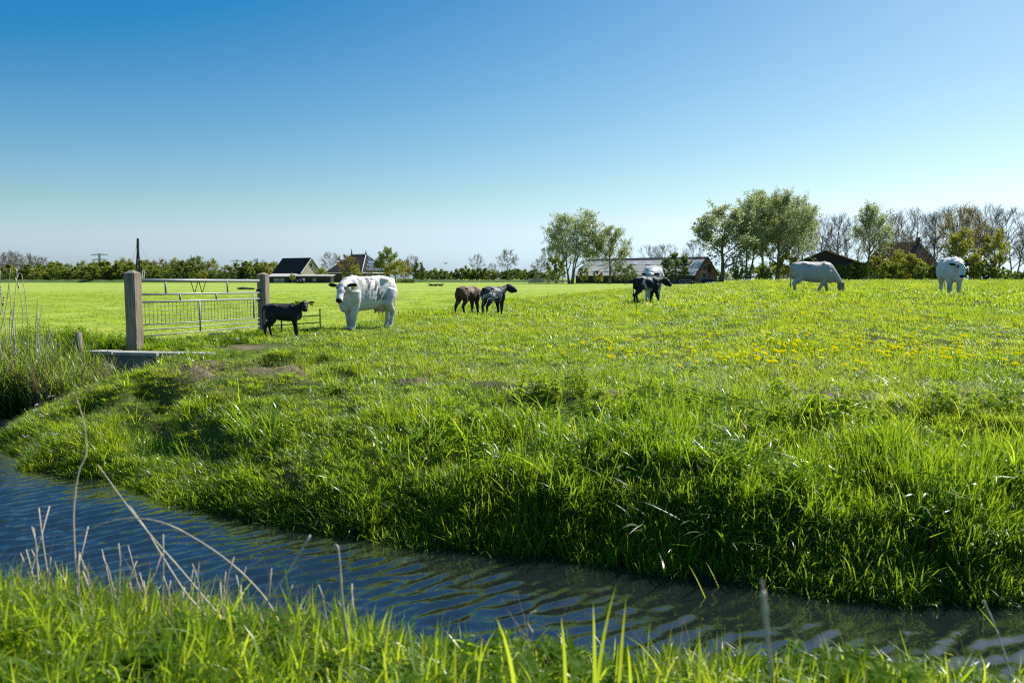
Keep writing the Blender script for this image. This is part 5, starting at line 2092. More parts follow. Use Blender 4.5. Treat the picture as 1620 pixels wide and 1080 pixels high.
# --- the long barn
bx1, by1 = 45.9, 180.0
bx0, by0 = 20.2, 201.0
bang = math.atan2(by1 - by0, bx1 - bx0)
bL = math.hypot(bx1 - bx0, by1 - by0)
hw = 6.0
px_, py_ = bx0 + math.sin(bang) * hw, by0 - math.cos(bang) * hw
tC, fC = gable_house('long_barn', 'long barn with grey sheet roof, skylights and a red brick gable', px_, py_, bang, bL, 2 * hw, 2.15, 6.2, M['darkwood'], M['sheet'], M['redbrick'], over=0.3, cat='barn')
b = MB()
for sg in (0, 1):
    q = [fC(-0.32, hw - 0.75 if sg == 0 else hw + 0.75, 6.29 - 0.75 * 0.675 + 0.03), fC(bL + 0.32, hw - 0.75 if sg == 0 else hw + 0.75, 6.29 - 0.75 * 0.675 + 0.03), fC(bL + 0.32, hw, 6.35), fC(-0.32, hw, 6.35)]
    quad_slab(b, q if sg == 0 else q[::-1], 0.05)
b.build('ridge_cap', M['ridge'], tC)
b = MB()
for sgn in (-0.34, 2 * hw + 0.34):
    b.bar(fC(bL + 0.34, sgn, 1.98), fC(bL + 0.34, hw, 6.30), 0.08, 0.35)
k_ = b.build('barge_board', M['ridge'], tC)
sl = (6.2 - 2.15) / hw


def roof_pt(x, d, up=0.13):
    return np.array(fC(x, hw - d, 6.2 - d * sl + up))


# sheet joints standing a little proud: laps across the slope
for d in (1.3, 2.5, 3.7, 4.9):
    b = MB()
    quad_slab(b, [roof_pt(-0.28, d + 0.10, 0.098), roof_pt(bL + 0.28, d + 0.10, 0.098), roof_pt(bL + 0.28, d - 0.10, 0.098), roof_pt(-0.28, d - 0.10, 0.098)], 0.006)
    b.build('roof_lap', M['sheet'], tC)
for ft, d, w in ((0.045, 1.5, 1.25), (0.145, 1.5, 1.25), (0.325, 1.5, 1.25), (0.435, 1.5, 1.4), (0.55, 1.5, 1.3), (0.68, 1.5, 1.3), (0.935, 1.5, 1.5), (0.035, 3.9, 1.3), (0.125, 3.9, 1.5), (0.24, 3.9, 1.3), (0.40, 3.9, 1.3), (0.88, 3.9, 1.6)):
    x = ft * bL
    b = MB()
    quad_slab(b, [roof_pt(x, d + 0.95, 0.19), roof_pt(x + w, d + 0.95, 0.19), roof_pt(x + w, d, 0.19), roof_pt(x, d, 0.19)], 0.10)
    b.build('skylight', M['skylight'], tC)
window(tC, fC, 4.0, 6.3, 2.9, 4.6, bL, axis_='y', frame=0.12, bars=2)
window(tC, fC, 4.0, 6.3, 1.0, 2.7, bL, axis_='y', frame=0.12, bars=2)


def PC(u, d, z):
    return fC(bL + d, u, z)


b = MB()
quad8(b, PC, 6.8, 8.6, 2.6, 4.6, -0.05, 0.06)
b.build('hatch', M['brownpaint'], tC)
b = MB()
quad8(b, PC, 6.7, 8.7, 4.62, 4.80, -0.05, 0.09)
b.build('lintel', M['white'], tC)
# boards stacked along the gable
rs = np.random.RandomState(5)
for k in range(9):
    y0_ = 0.7 + k * 1.15
    x_, y_, _ = fC(bL + 1.2 + rs.uniform(-0.1, 0.1), y0_, 0)
    t = thing('pallet', 'grey wooden pallet leaning in the row against the red barn gable', 'pallet', (x_, y_, 0.0), bang + R(90) + rs.uniform(-0.1, 0.1), 'pallets at the barn gable')
    for q in range(4):
        b = MB()
        b.box((0, 0.0, 0.22 + q * 0.36), (1.05, 0.05, 0.2 + rs.uniform(-0.03, 0.03)))
        b.build('board', M['greywood'], t)
    for q in (-0.42, 0.42):
        b = MB()
        b.box((q, 0.07, 0.72), (0.1, 0.085, 1.44))
        b.build('bearer', M['greywood'], t)
b = MB()
x0_ = xw(1122, 172)
rs = np.random.RandomState(7)
V = []
for k in range(9):
    c = np.array([x0_ + rs.uniform(-1.3, 1.5), 172 + rs.uniform(-0.8, 0.8), 0.35 + rs.uniform(-0.1, 0.35)])
    b.ellipsoid(c, (rs.uniform(0.5, 1.1), 0.8, rs.uniform(0.4, 0.8)), None, 9, 6)
tag(b.build('silage_heap', M['tarp'], None, True), 'dark sheeted heap beside the red barn gable', 'heap')
for u, Y, lab in ((1083, 172, 'low pale rail before the dark barn wall under the round bush'), (1157, 168, 'pale rail fence on the path under the big trees')):
    x0_, x1_ = xw(u - 9, Y), xw(u + 9, Y)
    t = thing('rail_fence', lab, 'fence', (0, 0, 0))
    for f in (0, 0.5, 1):
        xx = x0_ + (x1_ - x0_) * f
        b = MB()
        b.box((xx, Y, 0.4), (0.12, 0.12, 1.3))
        b.build('post', M['greywood'], t)
    for z in (0.45, 0.92):
        b = MB()
        b.bar((x0_, Y - 0.1, z), (x1_, Y - 0.1, z), 0.05, 0.16)
        b.build('rail', M['greywood'], t)
t = thing('water_tank', 'blue and white plastic tank under the big trees', 'tank', (xw(1182, 165), 165, 0.0))
b = MB()
b.tube([(0, 0, -0.2), (0, 0, 0.85)], [0.62, 0.62], 14)
b.build('drum', M['bluebin'], t, True)
b = MB()
b.tube([(0, 0, 0.852), (0, 0, 0.95), (0, 0, 1.12)], [0.66, 0.66, 0.3], 14)
b.build('lid', M['white'], t, True)

# pen left of the barn
t = thing('cattle_pen', 'grey wooden cattle pen with pale boarded side left of the barn', 'pen', (0, 0, 0))
Y = 196
for u in (837, 846, 856, 866, 878, 890):
    b = MB()
    b.box((xw(u, Y), Y, 0.55), (0.16, 0.16, 1.9))
    b.build('post', M['stake'], t)
for z in (0.15, 0.70, 1.25):
    b = MB()
    b.bar((xw(835, Y), Y - 0.12, z), (xw(892, Y), Y - 0.12, z), 0.06, 0.14)
    b.build('rail', M['stake'], t)
for q in range(5):
    b = MB()
    u = 841 + q * 4.6
    b.box((xw(u, Y), Y + 1.4, 0.72), (0.70, 0.06, 0.95))
    b.build('board', M['paleroof'], t)

# --- dark barn behind the grazing cow
f0 = (xw(1252, 192), 192.0)
wD = (xw(1352, 192) - f0[0]) * 0.97
tD = thing('dark_barn', 'dark timber barn with a wide low gable behind the grazing cow', 'barn', (0, 0, 0))
fD = frame2(f0[0], f0[1], R(-27))
M['oldsheet'] = plain('old_roof_sheet', (0.34, 0.27, 0.25), 0.85, var=0.25, scale=1.5, bump=0.3)
apx = (xw(1301, 192) - f0[0]) * 0.98
ez, rz_ = 4.9, 8.0
b = MB()
quad_slab(b, [fD(0, 0, -0.4), fD(wD, 0, -0.4), fD(wD, 0, ez), fD(apx, 0, rz_), fD(0, 0, ez)], 0.25)
b.build('gable', M['darkwood'], tD)
b = MB()
for x in (0, wD):
    p = [fD(x, 0.26, -0.4), fD(x, 26, -0.4), fD(x, 26, ez), fD(x, 0.26, ez)]
    quad_slab(b, p if x > 0 else p[::-1], 0.25)
b.build('wall', M['darkwood'], tD)
for x0_, x1_ in ((-0.5, apx), (wD + 1.6, apx)):
    ze = ez - 0.05 - (0.2 if x0_ < 0 else 0.45)
    p = [fD(x0_, -0.4, ze), fD(x1_, -0.4, rz_ + 0.12), fD(x1_, 26.3, rz_ + 0.12), fD(x0_, 26.3, ze)]
    b = MB()
    quad_slab(b, p[::-1] if x0_ < 0 else p, 0.16)
    b.build('roof', M['oldsheet'], tD)
b = MB()
b.bar(fD(wD + 1.6, -0.46, ez - 0.5), fD(apx, -0.46, rz_ + 0.1), 0.06, 0.26)
b.build('barge_board', M['redbrick'], tD)

# --- dark roofed house behind the trees at the right
fE = frame2(xw(1385, 205), 205.0, R(-8))
tE = thing('house', 'tall dark brown roofed house hidden behind trees at the right', 'house', (0, 0, 0))
LE, WE, evE, rgE = 15.6, 12.0, 4.2, 11.2
b = MB()
cs = [(0.5, 0.5), (LE - 0.5, 0.5), (LE - 0.5, WE), (0.5, WE)]
for i in range(4):
    p, q = cs[i], cs[(i + 1) % 4]
    quad_slab(b, [fE(p[0], p[1], -0.4), fE(q[0], q[1], -0.4), fE(q[0], q[1], evE + 0.3), fE(p[0], p[1], evE + 0.3)], 0.3)
b.build('wall', M['darkbrick'], tE)
E = [(-0.4, -0.4), (LE + 0.4, -0.4), (LE + 0.4, WE + 0.4), (-0.4, WE + 0.4)]
r0, r1 = (3.4, WE / 2), (12.6, WE / 2)
for q in ([(*E[0], evE), (*E[1], evE), (*r1, rgE), (*r0, rgE)], [(*E[1], evE), (*E[2], evE), (*r1, rgE)], [(*E[2], evE), (*E[3], evE), (*r0, rgE), (*r1, rgE)], [(*E[3], evE), (*E[0], evE), (*r0, rgE)]):
    b = MB()
    quad_slab(b, [fE(*p) for p in q], 0.2)
    b.build('roof', M['thatch'], tE)
b = MB()
x_, y_, _ = fE(12.2, WE / 2, 0)
b.box((x_, y_, rgE + 0.5), (0.8, 0.8, 1.4), R(-8))
b.build('chimney', M['darkbrick'], tE)
for k in range(3):
    window(tE, fE, 2.0 + k * 4.2, 3.6 + k * 4.2, 1.0, 2.8, 0.5, -1, 0.12, 1)

# --- pylons, mast, pole
def pylon(u, Y, top_v, arm1, arm2, label):
    x = xw(u, Y)
    H = float(at(u, top_v, Y)[2])
    t = thing('pylon', label, 'pylon', (x, Y, 0), 0.0, 'electricity pylons')
    b = MB()
    hb_, ht = H * 0.09, H * 0.022
    lv = [0, 0.25, 0.45, 0.62, 0.76, 0.88, 1.0]
    w_ = [hb_ + (ht - hb_) * min(1, k / 0.62) for k in lv]
    cor = [(-1, -1), (1, -1), (1, 1), (-1, 1)]
    th = H * 0.011
    for sx, sy in cor:
        b.tube([(sx * w, sy * w, H * k) for k, w in zip(lv, w_)], th, 4)
    for i in range(len(lv) - 1):
        for j in range(4):
            a, c = cor[j], cor[(j + 1) % 4]
            b.tube([(a[0] * w_[i], a[1] * w_[i], H * lv[i]), (c[0] * w_[i + 1], c[1] * w_[i + 1], H * lv[i + 1])], th * 0.6, 3)
            b.tube([(c[0] * w_[i], c[1] * w_[i], H * lv[i]), (a[0] * w_[i + 1], a[1] * w_[i + 1], H * lv[i + 1])], th * 0.6, 3)
    o = b.build('tower', M['steel'], t)
    for k, half in ((0.94, arm1), (0.75, arm2)):
        for sx in (-1, 1):
            c = MB()
            c.tube([(0, -ht, H * k), (sx * half, 0, H * (k + 0.01))], th * 0.9, 4)
            c.tube([(0, ht, H * k), (sx * half, 0, H * (k + 0.01))], th * 0.9, 4)
            c.tube([(0, 0, H * (k + 0.055)), (sx * half, 0, H * (k + 0.012))], th * 0.8, 4)
            for q in (0.5, 0.98):
                c.tube([(sx * half * q, 0, H * k), (sx * half * q, 0, H * (k - 0.05))], th * 0.6, 4)
            c.build('cross_arm', M['steel'], t)
    return t


pylon(161, 800, 401, 9.0, 8.0, 'steel lattice pylon far off above the hedge left of the mast')
pylon(377, 1150, 411, 9.5, 8.5, 'steel lattice pylon far off above the hedge, just left of the far gate post')

Y = 215.0
t = thing('derrick_mast', 'tall dark two legged mast with guy ropes rising over the far hedge', 'mast', (0, 0, 0))
top = at(218, 377, Y)
fork = at(218, 391, Y)
b = MB()
b.tube([tuple(fork - [0, 0, 1.0]), tuple(fork), tuple(top)], [0.34, 0.36, 0.30], 7)
b.build('masthead', M['darkwood'], t)
for u in (214.0, 223.5):
    p = at(u, 441, Y)
    b = MB()
    b.tube([(p[0], p[1], -0.3), tuple(fork + [0, 0, -0.1])], [0.24, 0.22], 6)
    b.build('leg', M['darkwood'], t)
for u, v in ((204, 432), (238, 424), (226, 437)):
    p = at(u, v, Y + 1.5)
    b = MB()
    b.tube([tuple(top - [0, 0, 0.4]), tuple(p)], 0.025, 3)
    b.build('guy_rope', M['iron'], t)
for u in (224.5, 227.5):
    p = at(u, 440, Y - 1)
    q = at(u + 1.6, 427, Y - 1)
    b = MB()
    b.bar(tuple(p), tuple(q), 0.22, 0.08)
    tag(b.build('pale_board', M['white']), 'upper pale board leaning at the foot of the mast' if u < 226 else 'pale board leaning furthest right at the foot of the mast', 'board')
t = thing('utility_pole', 'thin pole rising over the hedge at the left edge', 'pole', (xw(9, 240), 240, 0))
b = MB()
b.tube([(0, 0, -0.3), (0, 0, 6.0)], [0.14, 0.09], 6)
b.build('shaft', M['stake'], t)
b = MB()
b.bar((-0.8, 0, 5.6), (0.8, 0, 5.6), 0.1)
b.build('crossbar', M['stake'], t)

# resting cattle and a heap far out on the mown field
for i, (u, Y, lab) in enumerate(((683, 128, 'dark animal lying on the far field, left of the pair'), (689, 127, 'dark animal lying on the far field in the middle of the row'), (697, 127, 'dark animal lying on the far field at the right of the row'))):
    b = MB()
    b.ellipsoid((0, 0, 0.26), (0.62, 0.34, 0.33), None, 10, 7)
    b.ellipsoid((0.5, 0, 0.40), (0.28, 0.20, 0.22), None, 10, 7)
    b.tube([(0.55, 0, 0.45), (0.85, 0.05, 0.56), (1.05, 0.08, 0.45)], [0.16, 0.13, 0.08], 8)
    b.ellipsoid((0.83, 0.17, 0.63), (0.04, 0.10, 0.05), None, 8, 5)
    b.ellipsoid((0.83, -0.07, 0.63), (0.04, 0.10, 0.05), None, 8, 5)
    b.tube([(0.35, 0.3, 0.12), (0.7, 0.34, 0.06), (0.85, 0.30, 0.05)], [0.10, 0.07, 0.05], 7)
    me = b.mesh('resting_calf_raw', M['coat'])
    tmp = bpy.data.objects.new('tmp', me)
    COL.objects.link(tmp)
    rm = tmp.modifiers.new('r', 'REMESH')
    rm.mode = 'VOXEL'
    rm.voxel_size = 0.06
    bpy.context.view_layer.update()
    body = bpy.data.meshes.new_from_object(tmp.evaluated_get(bpy.context.evaluated_depsgraph_get()))
    bpy.data.objects.remove(tmp)
    a_ = body.attributes.new('coat', 'FLOAT_COLOR', 'POINT')
    a_.data.foreach_set('color', np.tile([0.03, 0.027, 0.025, 1.0], len(body.vertices)))
    body.polygons.foreach_set('use_smooth', [True] * len(body.polygons))
    o = obj('resting_calf', body, None, (xw(u, Y), Y, hz(xw(u, Y), Y)))
    o.rotation_euler = (0, 0, R(180) if i == 0 else 0.2)
    o.scale = (0.6,) * 3
    tag(o, lab, 'calf')
b = MB()
rs = np.random.RandomState(31)
for k in range(7):
    b.ellipsoid((rs.uniform(-1.1, 1.1), rs.uniform(-0.3, 0.3), 0.05 + rs.uniform(0, 0.12)), (rs.uniform(0.3, 0.6), 0.4, rs.uniform(0.12, 0.25)), None, 8, 5)
x_, y_ = xw(393, 92), 92
o = b.build('earth_heap', plain('earth_heap', (0.07, 0.055, 0.035), 0.95, var=0.4, bump=0.6), None, True)
o.location = (x_, y_, hz(x_, y_))
tag(o, 'low dark earth heap on the mown field beside the far gate post', 'heap')

# bird and vapour trail
b = MB()
b.tube([(-0.18, 0, 0), (-0.06, 0, 0.02), (0.1, 0, 0.0), (0.2, 0, 0.0)], [0.02, 0.055, 0.045, 0.01], 7)
o = b.build('bird', M['iron'], None, True)
p = at(705, 417, 95)
o.location = tuple(p)
o.rotation_euler = (0, 0, 0.6)
tag(o, 'small dark bird flying over the far hedge', 'bird')
for sgn in (1, -1):
    w = MB()
    quad_slab(w, [(-0.05, sgn * 0.03, 0.03), (0.08, sgn * 0.03, 0.03), (0.04, sgn * 0.42, 0.16), (-0.05, sgn * 0.40, 0.16)][::sgn], 0.012)
    w.build('wing', M['iron'], o)

# ------------------------------------------------------------------ trees
def bark(name, col):
    return plain(name, col, 0.9, var=0.35, scale=8, bump=0.6, stretch=(3, 3, 0.6))


M['bark'] = bark('grey_bark', (0.172, 0.145, 0.092))
M['bark_pale'] = bark('pale_twig_bark', (0.20, 0.165, 0.135))


def leafmat(name, r, t, r2, t2, gloss=0.06, tmix=0.45):
    return foliage(name, r, t, r2, t2, gloss=gloss, rough=0.45, tmix=tmix, world=False)


M['leaf_willow'] = leafmat('willow_leaf', (0.145, 0.185, 0.085), (0.36, 0.46, 0.15), (0.215, 0.245, 0.135), (0.50, 0.57, 0.24), 0.10, 0.52)
M['leaf_green'] = leafmat('fresh_leaf', (0.070, 0.130, 0.024), (0.22, 0.35, 0.03), (0.120, 0.170, 0.036), (0.38, 0.47, 0.05))
M['leaf_dark'] = leafmat('dark_leaf', (0.042, 0.085, 0.020), (0.11, 0.21, 0.024), (0.075, 0.120, 0.028), (0.20, 0.29, 0.035))
M['leaf_yellow'] = leafmat('yellow_green_leaf', (0.160, 0.185, 0.030), (0.42, 0.46, 0.035), (0.23, 0.23, 0.04), (0.56, 0.55, 0.06))
M['leaf_olive'] = leafmat('olive_bud', (0.140, 0.118, 0.034), (0.32, 0.26, 0.045), (0.200, 0.160, 0.042), (0.42, 0.32, 0.055))
M['leaf_brown'] = leafmat('brown_bud', (0.125, 0.092, 0.055), (0.20, 0.135, 0.06), (0.18, 0.135, 0.085), (0.26, 0.18, 0.09))
M['leaf_white'] = leafmat('hawthorn_blossom', (0.40, 0.42, 0.30), (0.38, 0.40, 0.26), (0.14, 0.19, 0.06), (0.28, 0.36, 0.08))
M['leaf_hedge'] = leafmat('hedge_leaf', (0.090, 0.128, 0.028), (0.26, 0.36, 0.04), (0.160, 0.180, 0.036), (0.42, 0.46, 0.05))


def tree_mesh(name, seed, H, rx, lo, tr, stems=1, n1=9, n2=6, n3=5, n4=3, leaves=0, ls=0.28, leaf_m=None, lean=0.0, up=0.5, gap=0.0, bark_m=None, twig_r=0.022, shape=1.0):
    """Wood and leaves of one tree; the crown fills an uneven ellipsoid from lo*H to H with half width rx."""
    rs = np.random.RandomState(seed)
    W, T = MB(), MB()
    tr *= 0.78
    C = np.array([lean * H * 0.5, 0, H * (1 + lo) / 2])
    rzv = H * (1 - lo) / 2
    rad = np.array([rx, rx, rzv])
    bumps = rs.randn(6, 3)
    bumps /= np.linalg.norm(bumps, axis=1)[:, None]

    def env(d):
        """uneven crown: lobes and bites"""
        k = 1.0
        for i, bb in enumerate(bumps):
            k += 0.16 * (1 if i % 2 else -1) * max(0, float(np.dot(d, bb))) ** 3
        if d[2] > 0:
            k *= 1 - (1 - shape) * d[2]
        return k

    tips = []
    sp = []
    for s_ in range(stems):
        a = s_ * 6.28 / stems + rs.rand()
        off = np.array([math.cos(a), math.sin(a), 0]) * (0.06 * rx if stems > 1 else 0)
        spread = np.array([math.cos(a), math.sin(a), 0]) * (0.35 * rx if stems > 1 else 0.0)
        n = 7
        pts = []
        wob = rs.randn(n, 2) * H * 0.008
        for i in range(n):
            t = i / (n - 1)
            p = off + spread * t ** 1.3 + np.array([lean * H * t ** 1.5 * 0.6, 0, H * (0.88 if stems == 1 else rs.uniform(0.72, 0.86)) * t if i < n - 1 else H * 0.86])
            p[:2] += wob[i] * (1 if i else 0)
            pts.append(p)
        r0 = tr / math.sqrt(stems) * 1.1
        rr = [r0 * (1 - 0.93 * (i / (n - 1)) ** 0.8) * (1.35 if i == 0 else 1) for i in range(n)]
        pts[0] = pts[0] - np.array([0, 0, 0.3])
        W.tube(pts, rr, 6)
        sp.append((pts, rr))

    def along(pts, rr, t):
        x = t * (len(pts) - 1)
        i = min(int(x), len(pts) - 2)
        f = x - i
        return pts[i] * (1 - f) + pts[i + 1] * f, rr[i] * (1 - f) + rr[i + 1] * f

    golden = 2.39996
    for i in range(n1):
        zf = -0.45 + 1.4 * (i + 0.5) / n1
        zf = min(0.97, zf)
        a = i * golden + rs.randn() * 0.3
        d = np.array([math.cos(a) * math.sqrt(1 - zf * zf), math.sin(a) * math.sqrt(1 - zf * zf), zf])
        tgt = C + d * rad * env(d) * rs.uniform(0.62, 0.85)
        pts, rr = sp[i % stems] if stems == 1 else min(sp, key=lambda s: np.linalg.norm((s[0][4] - tgt)[:2]))
        hor = np.linalg.norm((tgt - pts[3])[:2])
        th = tgt[2] - hor * rs.uniform(0.55, 1.0) - 0.06 * H
        tt = np.clip(th / (H * 0.86), max(0.10, lo * 0.75), 0.86)
        p0, r0 = along(pts, rr, tt)
        L_ = np.linalg.norm(tgt - p0)
        p1 = p0 * 0.62 + tgt * 0.38 + np.array([0, 0, -0.02 * L_]) + rs.randn(3) * L_ * 0.04
        p2 = p0 * 0.28 + tgt * 0.72 + np.array([0, 0, 0.05 * L_]) + rs.randn(3) * L_ * 0.05
        q = [p0, p1, p2, tgt]
        rb = max(twig_r * 1.6, min(r0 * 0.75, tr * 0.42))
        qr = [rb, rb * 0.72, rb * 0.45, twig_r]
        W.tube(q, qr, 5, False)
        tips.append(tgt)
        for j in range(n2):
            t2 = 0.30 + 0.68 * (j + rs.rand()) / n2
            s0, sr = along(q, qr, t2)
            o = (s0 - C) / rad
            o /= max(np.linalg.norm(o), 1e-6)
            dr = o * 0.9 + rs.randn(3) * 0.75 + np.array([lean * 0.8, 0, up])
            dr /= np.linalg.norm(dr)
            ln = H * rs.uniform(0.10, 0.20) * (1.15 - 0.4 * t2)
            e = s0 + dr * ln
            oe = (e - C) / rad
            ne = np.linalg.norm(oe)
            mx = env(oe / ne) * 1.02
            if ne > mx:
                e = C + (e - C) * mx / ne
            m = (s0 + e) / 2 + rs.randn(3) * ln * 0.07
            b2 = [s0, m, e]
            br = [max(sr * 0.55, twig_r * 1.2), max(sr * 0.35, twig_r), twig_r * 0.7]
            W.tube(b2, br, 4, False)
            for k in range(n3):
                t3 = 0.2 + 0.8 * (k + rs.rand()) / n3
                s3, _ = along(b2, br, min(t3, 0.999))
                d3 = dr * 0.7 + rs.randn(3) * 0.62 + np.array([lean, 0, up * 0.9])
                d3 /= np.linalg.norm(d3)
                l3 = H * rs.uniform(0.045, 0.10)
                e3 = s3 + d3 * l3
                T.tube([s3, (s3 + e3) / 2 + rs.randn(3) * l3 * 0.06, e3], [twig_r * 0.9, twig_r * 0.7, twig_r * 0.45], 3, False)
                tips.append(e3)
                for w in range(n4):
                    s4 = s3 + (e3 - s3) * (0.25 + 0.7 * (w + rs.rand()) / n4)
                    d4 = d3 * 0.8 + rs.randn(3) * 0.6 + np.array([lean, 0, up * 0.8])
                    d4 /= np.linalg.norm(d4)
                    e4 = s4 + d4 * H * rs.uniform(0.02, 0.05)
                    T.tube([s4, e4], [twig_r * 0.6, twig_r * 0.35], 3, False)
                    tips.append(e4)
    wood = W.mesh(name + '_trunk', bark_m or M['bark'], True)
    tips = np.array(tips)
    # twigs and leaves share the crown's mesh
    if leaves:
        base = tips[rs.randint(0, len(tips), leaves)]
        if gap > 0:
            k = fbm(base[:, 0] * 1.2 / max(rx / 4, 0.5), base[:, 2] * 1.2 / max(rx / 4, 0.5) + base[:, 1] * 0.7, seed, 2)
            base = base[k > gap]
        n = len(base)
        pos = base + rs.randn(n, 3) * H * 0.014
        a = rs.randn(n, 3)
        a /= np.linalg.norm(a, axis=1)[:, None]
        b_ = np.cross(a, rs.randn(n, 3))
        b_ /= np.linalg.norm(b_, axis=1)[:, None]
        sz = ls * rs.uniform(0.55, 1.3, n)[:, None]
        V = np.stack([pos - a * sz * 0.5, pos + b_ * sz * 0.32, pos + a * sz * 0.5, pos - b_ * sz * 0.32], 1).reshape(-1, 3)
        nv = T.n
        vt = np.vstack(T.v + [V]) if T.v else V
        ft = T.f + [[nv + 4 * i, nv + 4 * i + 1, nv + 4 * i + 2, nv + 4 * i + 3] for i in range(n)]
        me = bpy.data.meshes.new(name + '_crown')
        me.from_pydata(vt.tolist(), [], ft)
        me.materials.append(bark_m or M['bark'])
        me.materials.append(leaf_m)
        mi = np.zeros(len(ft), np.int32)
        mi[len(T.f):] = 1
        me.polygons.foreach_set('material_index', mi)
        at_ = me.attributes.new('rnd', 'FLOAT', 'POINT')
        cl_ = np.repeat(np.clip(0.5 * rs.rand(n) + 1.1 * (fbm(pos[:, 0] * 0.7, pos[:, 2] * 0.7 + pos[:, 1] * 0.5, seed + 3, 2) - 0.25), 0, 1) * 1.8, 4)
        at_.data.foreach_set('value', np.concatenate([np.zeros(nv), cl_]))
        me.update()
    else:
        me = T.mesh(name + '_crown', bark_m or M['bark'])
    return wood, me


PROTO = {}


def proto(key, *a, **k):
    PROTO[key] = (tree_mesh(key, *a, **k), a[1])


# leafy and bare kinds; heights in metres
proto('willow_a', 17, 18.0, 6.8, 0.17, 0.55, 3, 18, 8, 6, 3, 17000, 0.36, M['leaf_willow'], 0.08, 0.55, 0.10)
proto('willow_b', 12, 20.0, 8.2, 0.24, 0.65, 1, 16, 8, 6, 3, 20250, 0.35, M['leaf_willow'], 0.14, 0.6, 0.14)
proto('willow_c', 13, 19.0, 6.4, 0.25, 0.55, 2, 14, 8, 6, 3, 14850, 0.35, M['leaf_willow'], 0.10, 0.6, 0.14)
proto('willow_d', 14, 13.0, 4.5, 0.22, 0.38, 1, 12, 7, 5, 3, 9450, 0.32, M['leaf_willow'], 0.06, 0.5, 0.16)
proto('poplar', 15, 18.5, 4.4, 0.16, 0.40, 1, 18, 7, 5, 3, 10800, 0.32, M['leaf_willow'], 0.08, 0.9, 0.34, shape=0.7)
proto('bare_a', 21, 17.0, 6.0, 0.22, 0.45, 1, 14, 8, 6, 4, 0, lean=0.03, up=0.9, twig_r=0.019)
proto('bare_b', 22, 18.0, 5.2, 0.20, 0.42, 1, 14, 8, 6, 4, 0, lean=0.02, up=1.0, twig_r=0.019)
proto('bare_c', 23, 15.0, 5.6, 0.20, 0.40, 2, 14, 8, 6, 4, 300, 0.25, M['leaf_brown'], lean=0.0, up=0.8, twig_r=0.019)
proto('bare_small', 24, 8.5, 3.0, 0.30, 0.20, 1, 11, 7, 5, 3, 0, up=0.7, bark_m=M['bark_pale'], twig_r=0.022)
proto('bare_small_b', 25, 9.0, 3.3, 0.35, 0.22, 1, 11, 7, 5, 4, 260, 0.22, M['leaf_hedge'], up=0.6, twig_r=0.024)
proto('olive', 31, 17.5, 5.6, 0.25, 0.45, 1, 15, 8, 6, 3, 4200, 0.34, M['leaf_olive'], 0.02, 0.7, 0.36)
proto('brown', 32, 15.0, 5.0, 0.20, 0.40, 1, 13, 8, 6, 4, 2200, 0.28, M['leaf_brown'], 0.0, 0.8, 0.30)
proto('yellow_tree', 33, 11.0, 3.2, 0.12, 0.25, 1, 13, 7, 5, 3, 4200, 0.34, M['leaf_yellow'], 0.0, 0.7, 0.26)
proto('green_tree', 34, 11.0, 4.6, 0.12, 0.32, 1, 14, 8, 5, 2, 6500, 0.38, M['leaf_green'], 0.0, 0.5, 0.24)
proto('olive_round', 35, 8.0, 4.0, 0.18, 0.25, 1, 13, 7, 5, 3, 4500, 0.30, M['leaf_olive'], 0.0, 0.5, 0.22)
proto('dark_bush', 41, 8.5, 4.2, 0.08, 0.25, 2, 13, 7, 5, 2, 7500, 0.36, M['leaf_dark'], 0.0, 0.4, 0.22)
proto('green_bush', 42, 5.0, 2.8, 0.04, 0.14, 3, 11, 6, 5, 2, 3600, 0.30, M['leaf_green'], 0.0, 0.5, 0.24)
proto('yellow_bush', 43, 5.0, 2.5, 0.04, 0.14, 3, 11, 6, 5, 2, 3200, 0.30, M['leaf_yellow'], 0.0, 0.6, 0.28)
proto('white_bush', 44, 5.0, 3.2, 0.05, 0.16, 3, 11, 6, 5, 2, 3800, 0.28, M['leaf_white'], 0.05, 0.4, 0.26)
proto('hedge_a', 51, 4.6, 2.8, 0.02, 0.14, 3, 10, 6, 4, 2, 3000, 0.32, M['leaf_hedge'], 0.0, 0.6, 0.20)
proto('hedge_b', 52, 5.2, 2.6, 0.02, 0.14, 3, 10, 6, 4, 2, 2800, 0.32, M['leaf_dark'], 0.0, 0.6, 0.20)
proto('hedge_c', 53, 5.6, 2.4, 0.03, 0.14, 2, 10, 6, 4, 2, 2400, 0.30, M['leaf_yellow'], 0.0, 0.7, 0.26)
proto('hedge_d', 54, 5.0, 2.7, 0.02, 0.14, 3, 10, 6, 4, 2, 2800, 0.30, M['leaf_green'], 0.0, 0.7, 0.20)

KIND_NAME = {'willow': 'willow_tree', 'poplar': 'poplar_tree', 'bare': 'bare_tree', 'olive': 'budding_tree', 'brown': 'budding_tree', 'yellow_tree': 'leafy_tree', 'green_tree': 'leafy_tree',
             'dark_bush': 'bush', 'green_bush': 'bush', 'yellow_bush': 'bush', 'white_bush': 'hawthorn_bush', 'hedge': 'hedge_bush'}
TRS = np.random.RandomState(8)


def plant(key, u, vtop, Y, label, group=None, wide=1.0, rz=None, cat=None, flip=False):
    (wood, crown), H = PROTO[key]
    x = xw(u, Y)
    zt = float(at(u, vtop, Y)[2])
    z0 = 0.0
    k = (zt - z0) / H
    nm = next(v for q, v in KIND_NAME.items() if key.startswith(q))
    t = thing(nm, label, cat or ('bush' if 'bush' in nm else 'tree'), (x, Y, z0), TRS.rand() * 6.28 if rz is None else rz, group)
    t.scale = (k * wide, k * wide, k)
    obj('trunk', wood, t)
    obj('crown', crown, t)
    return t


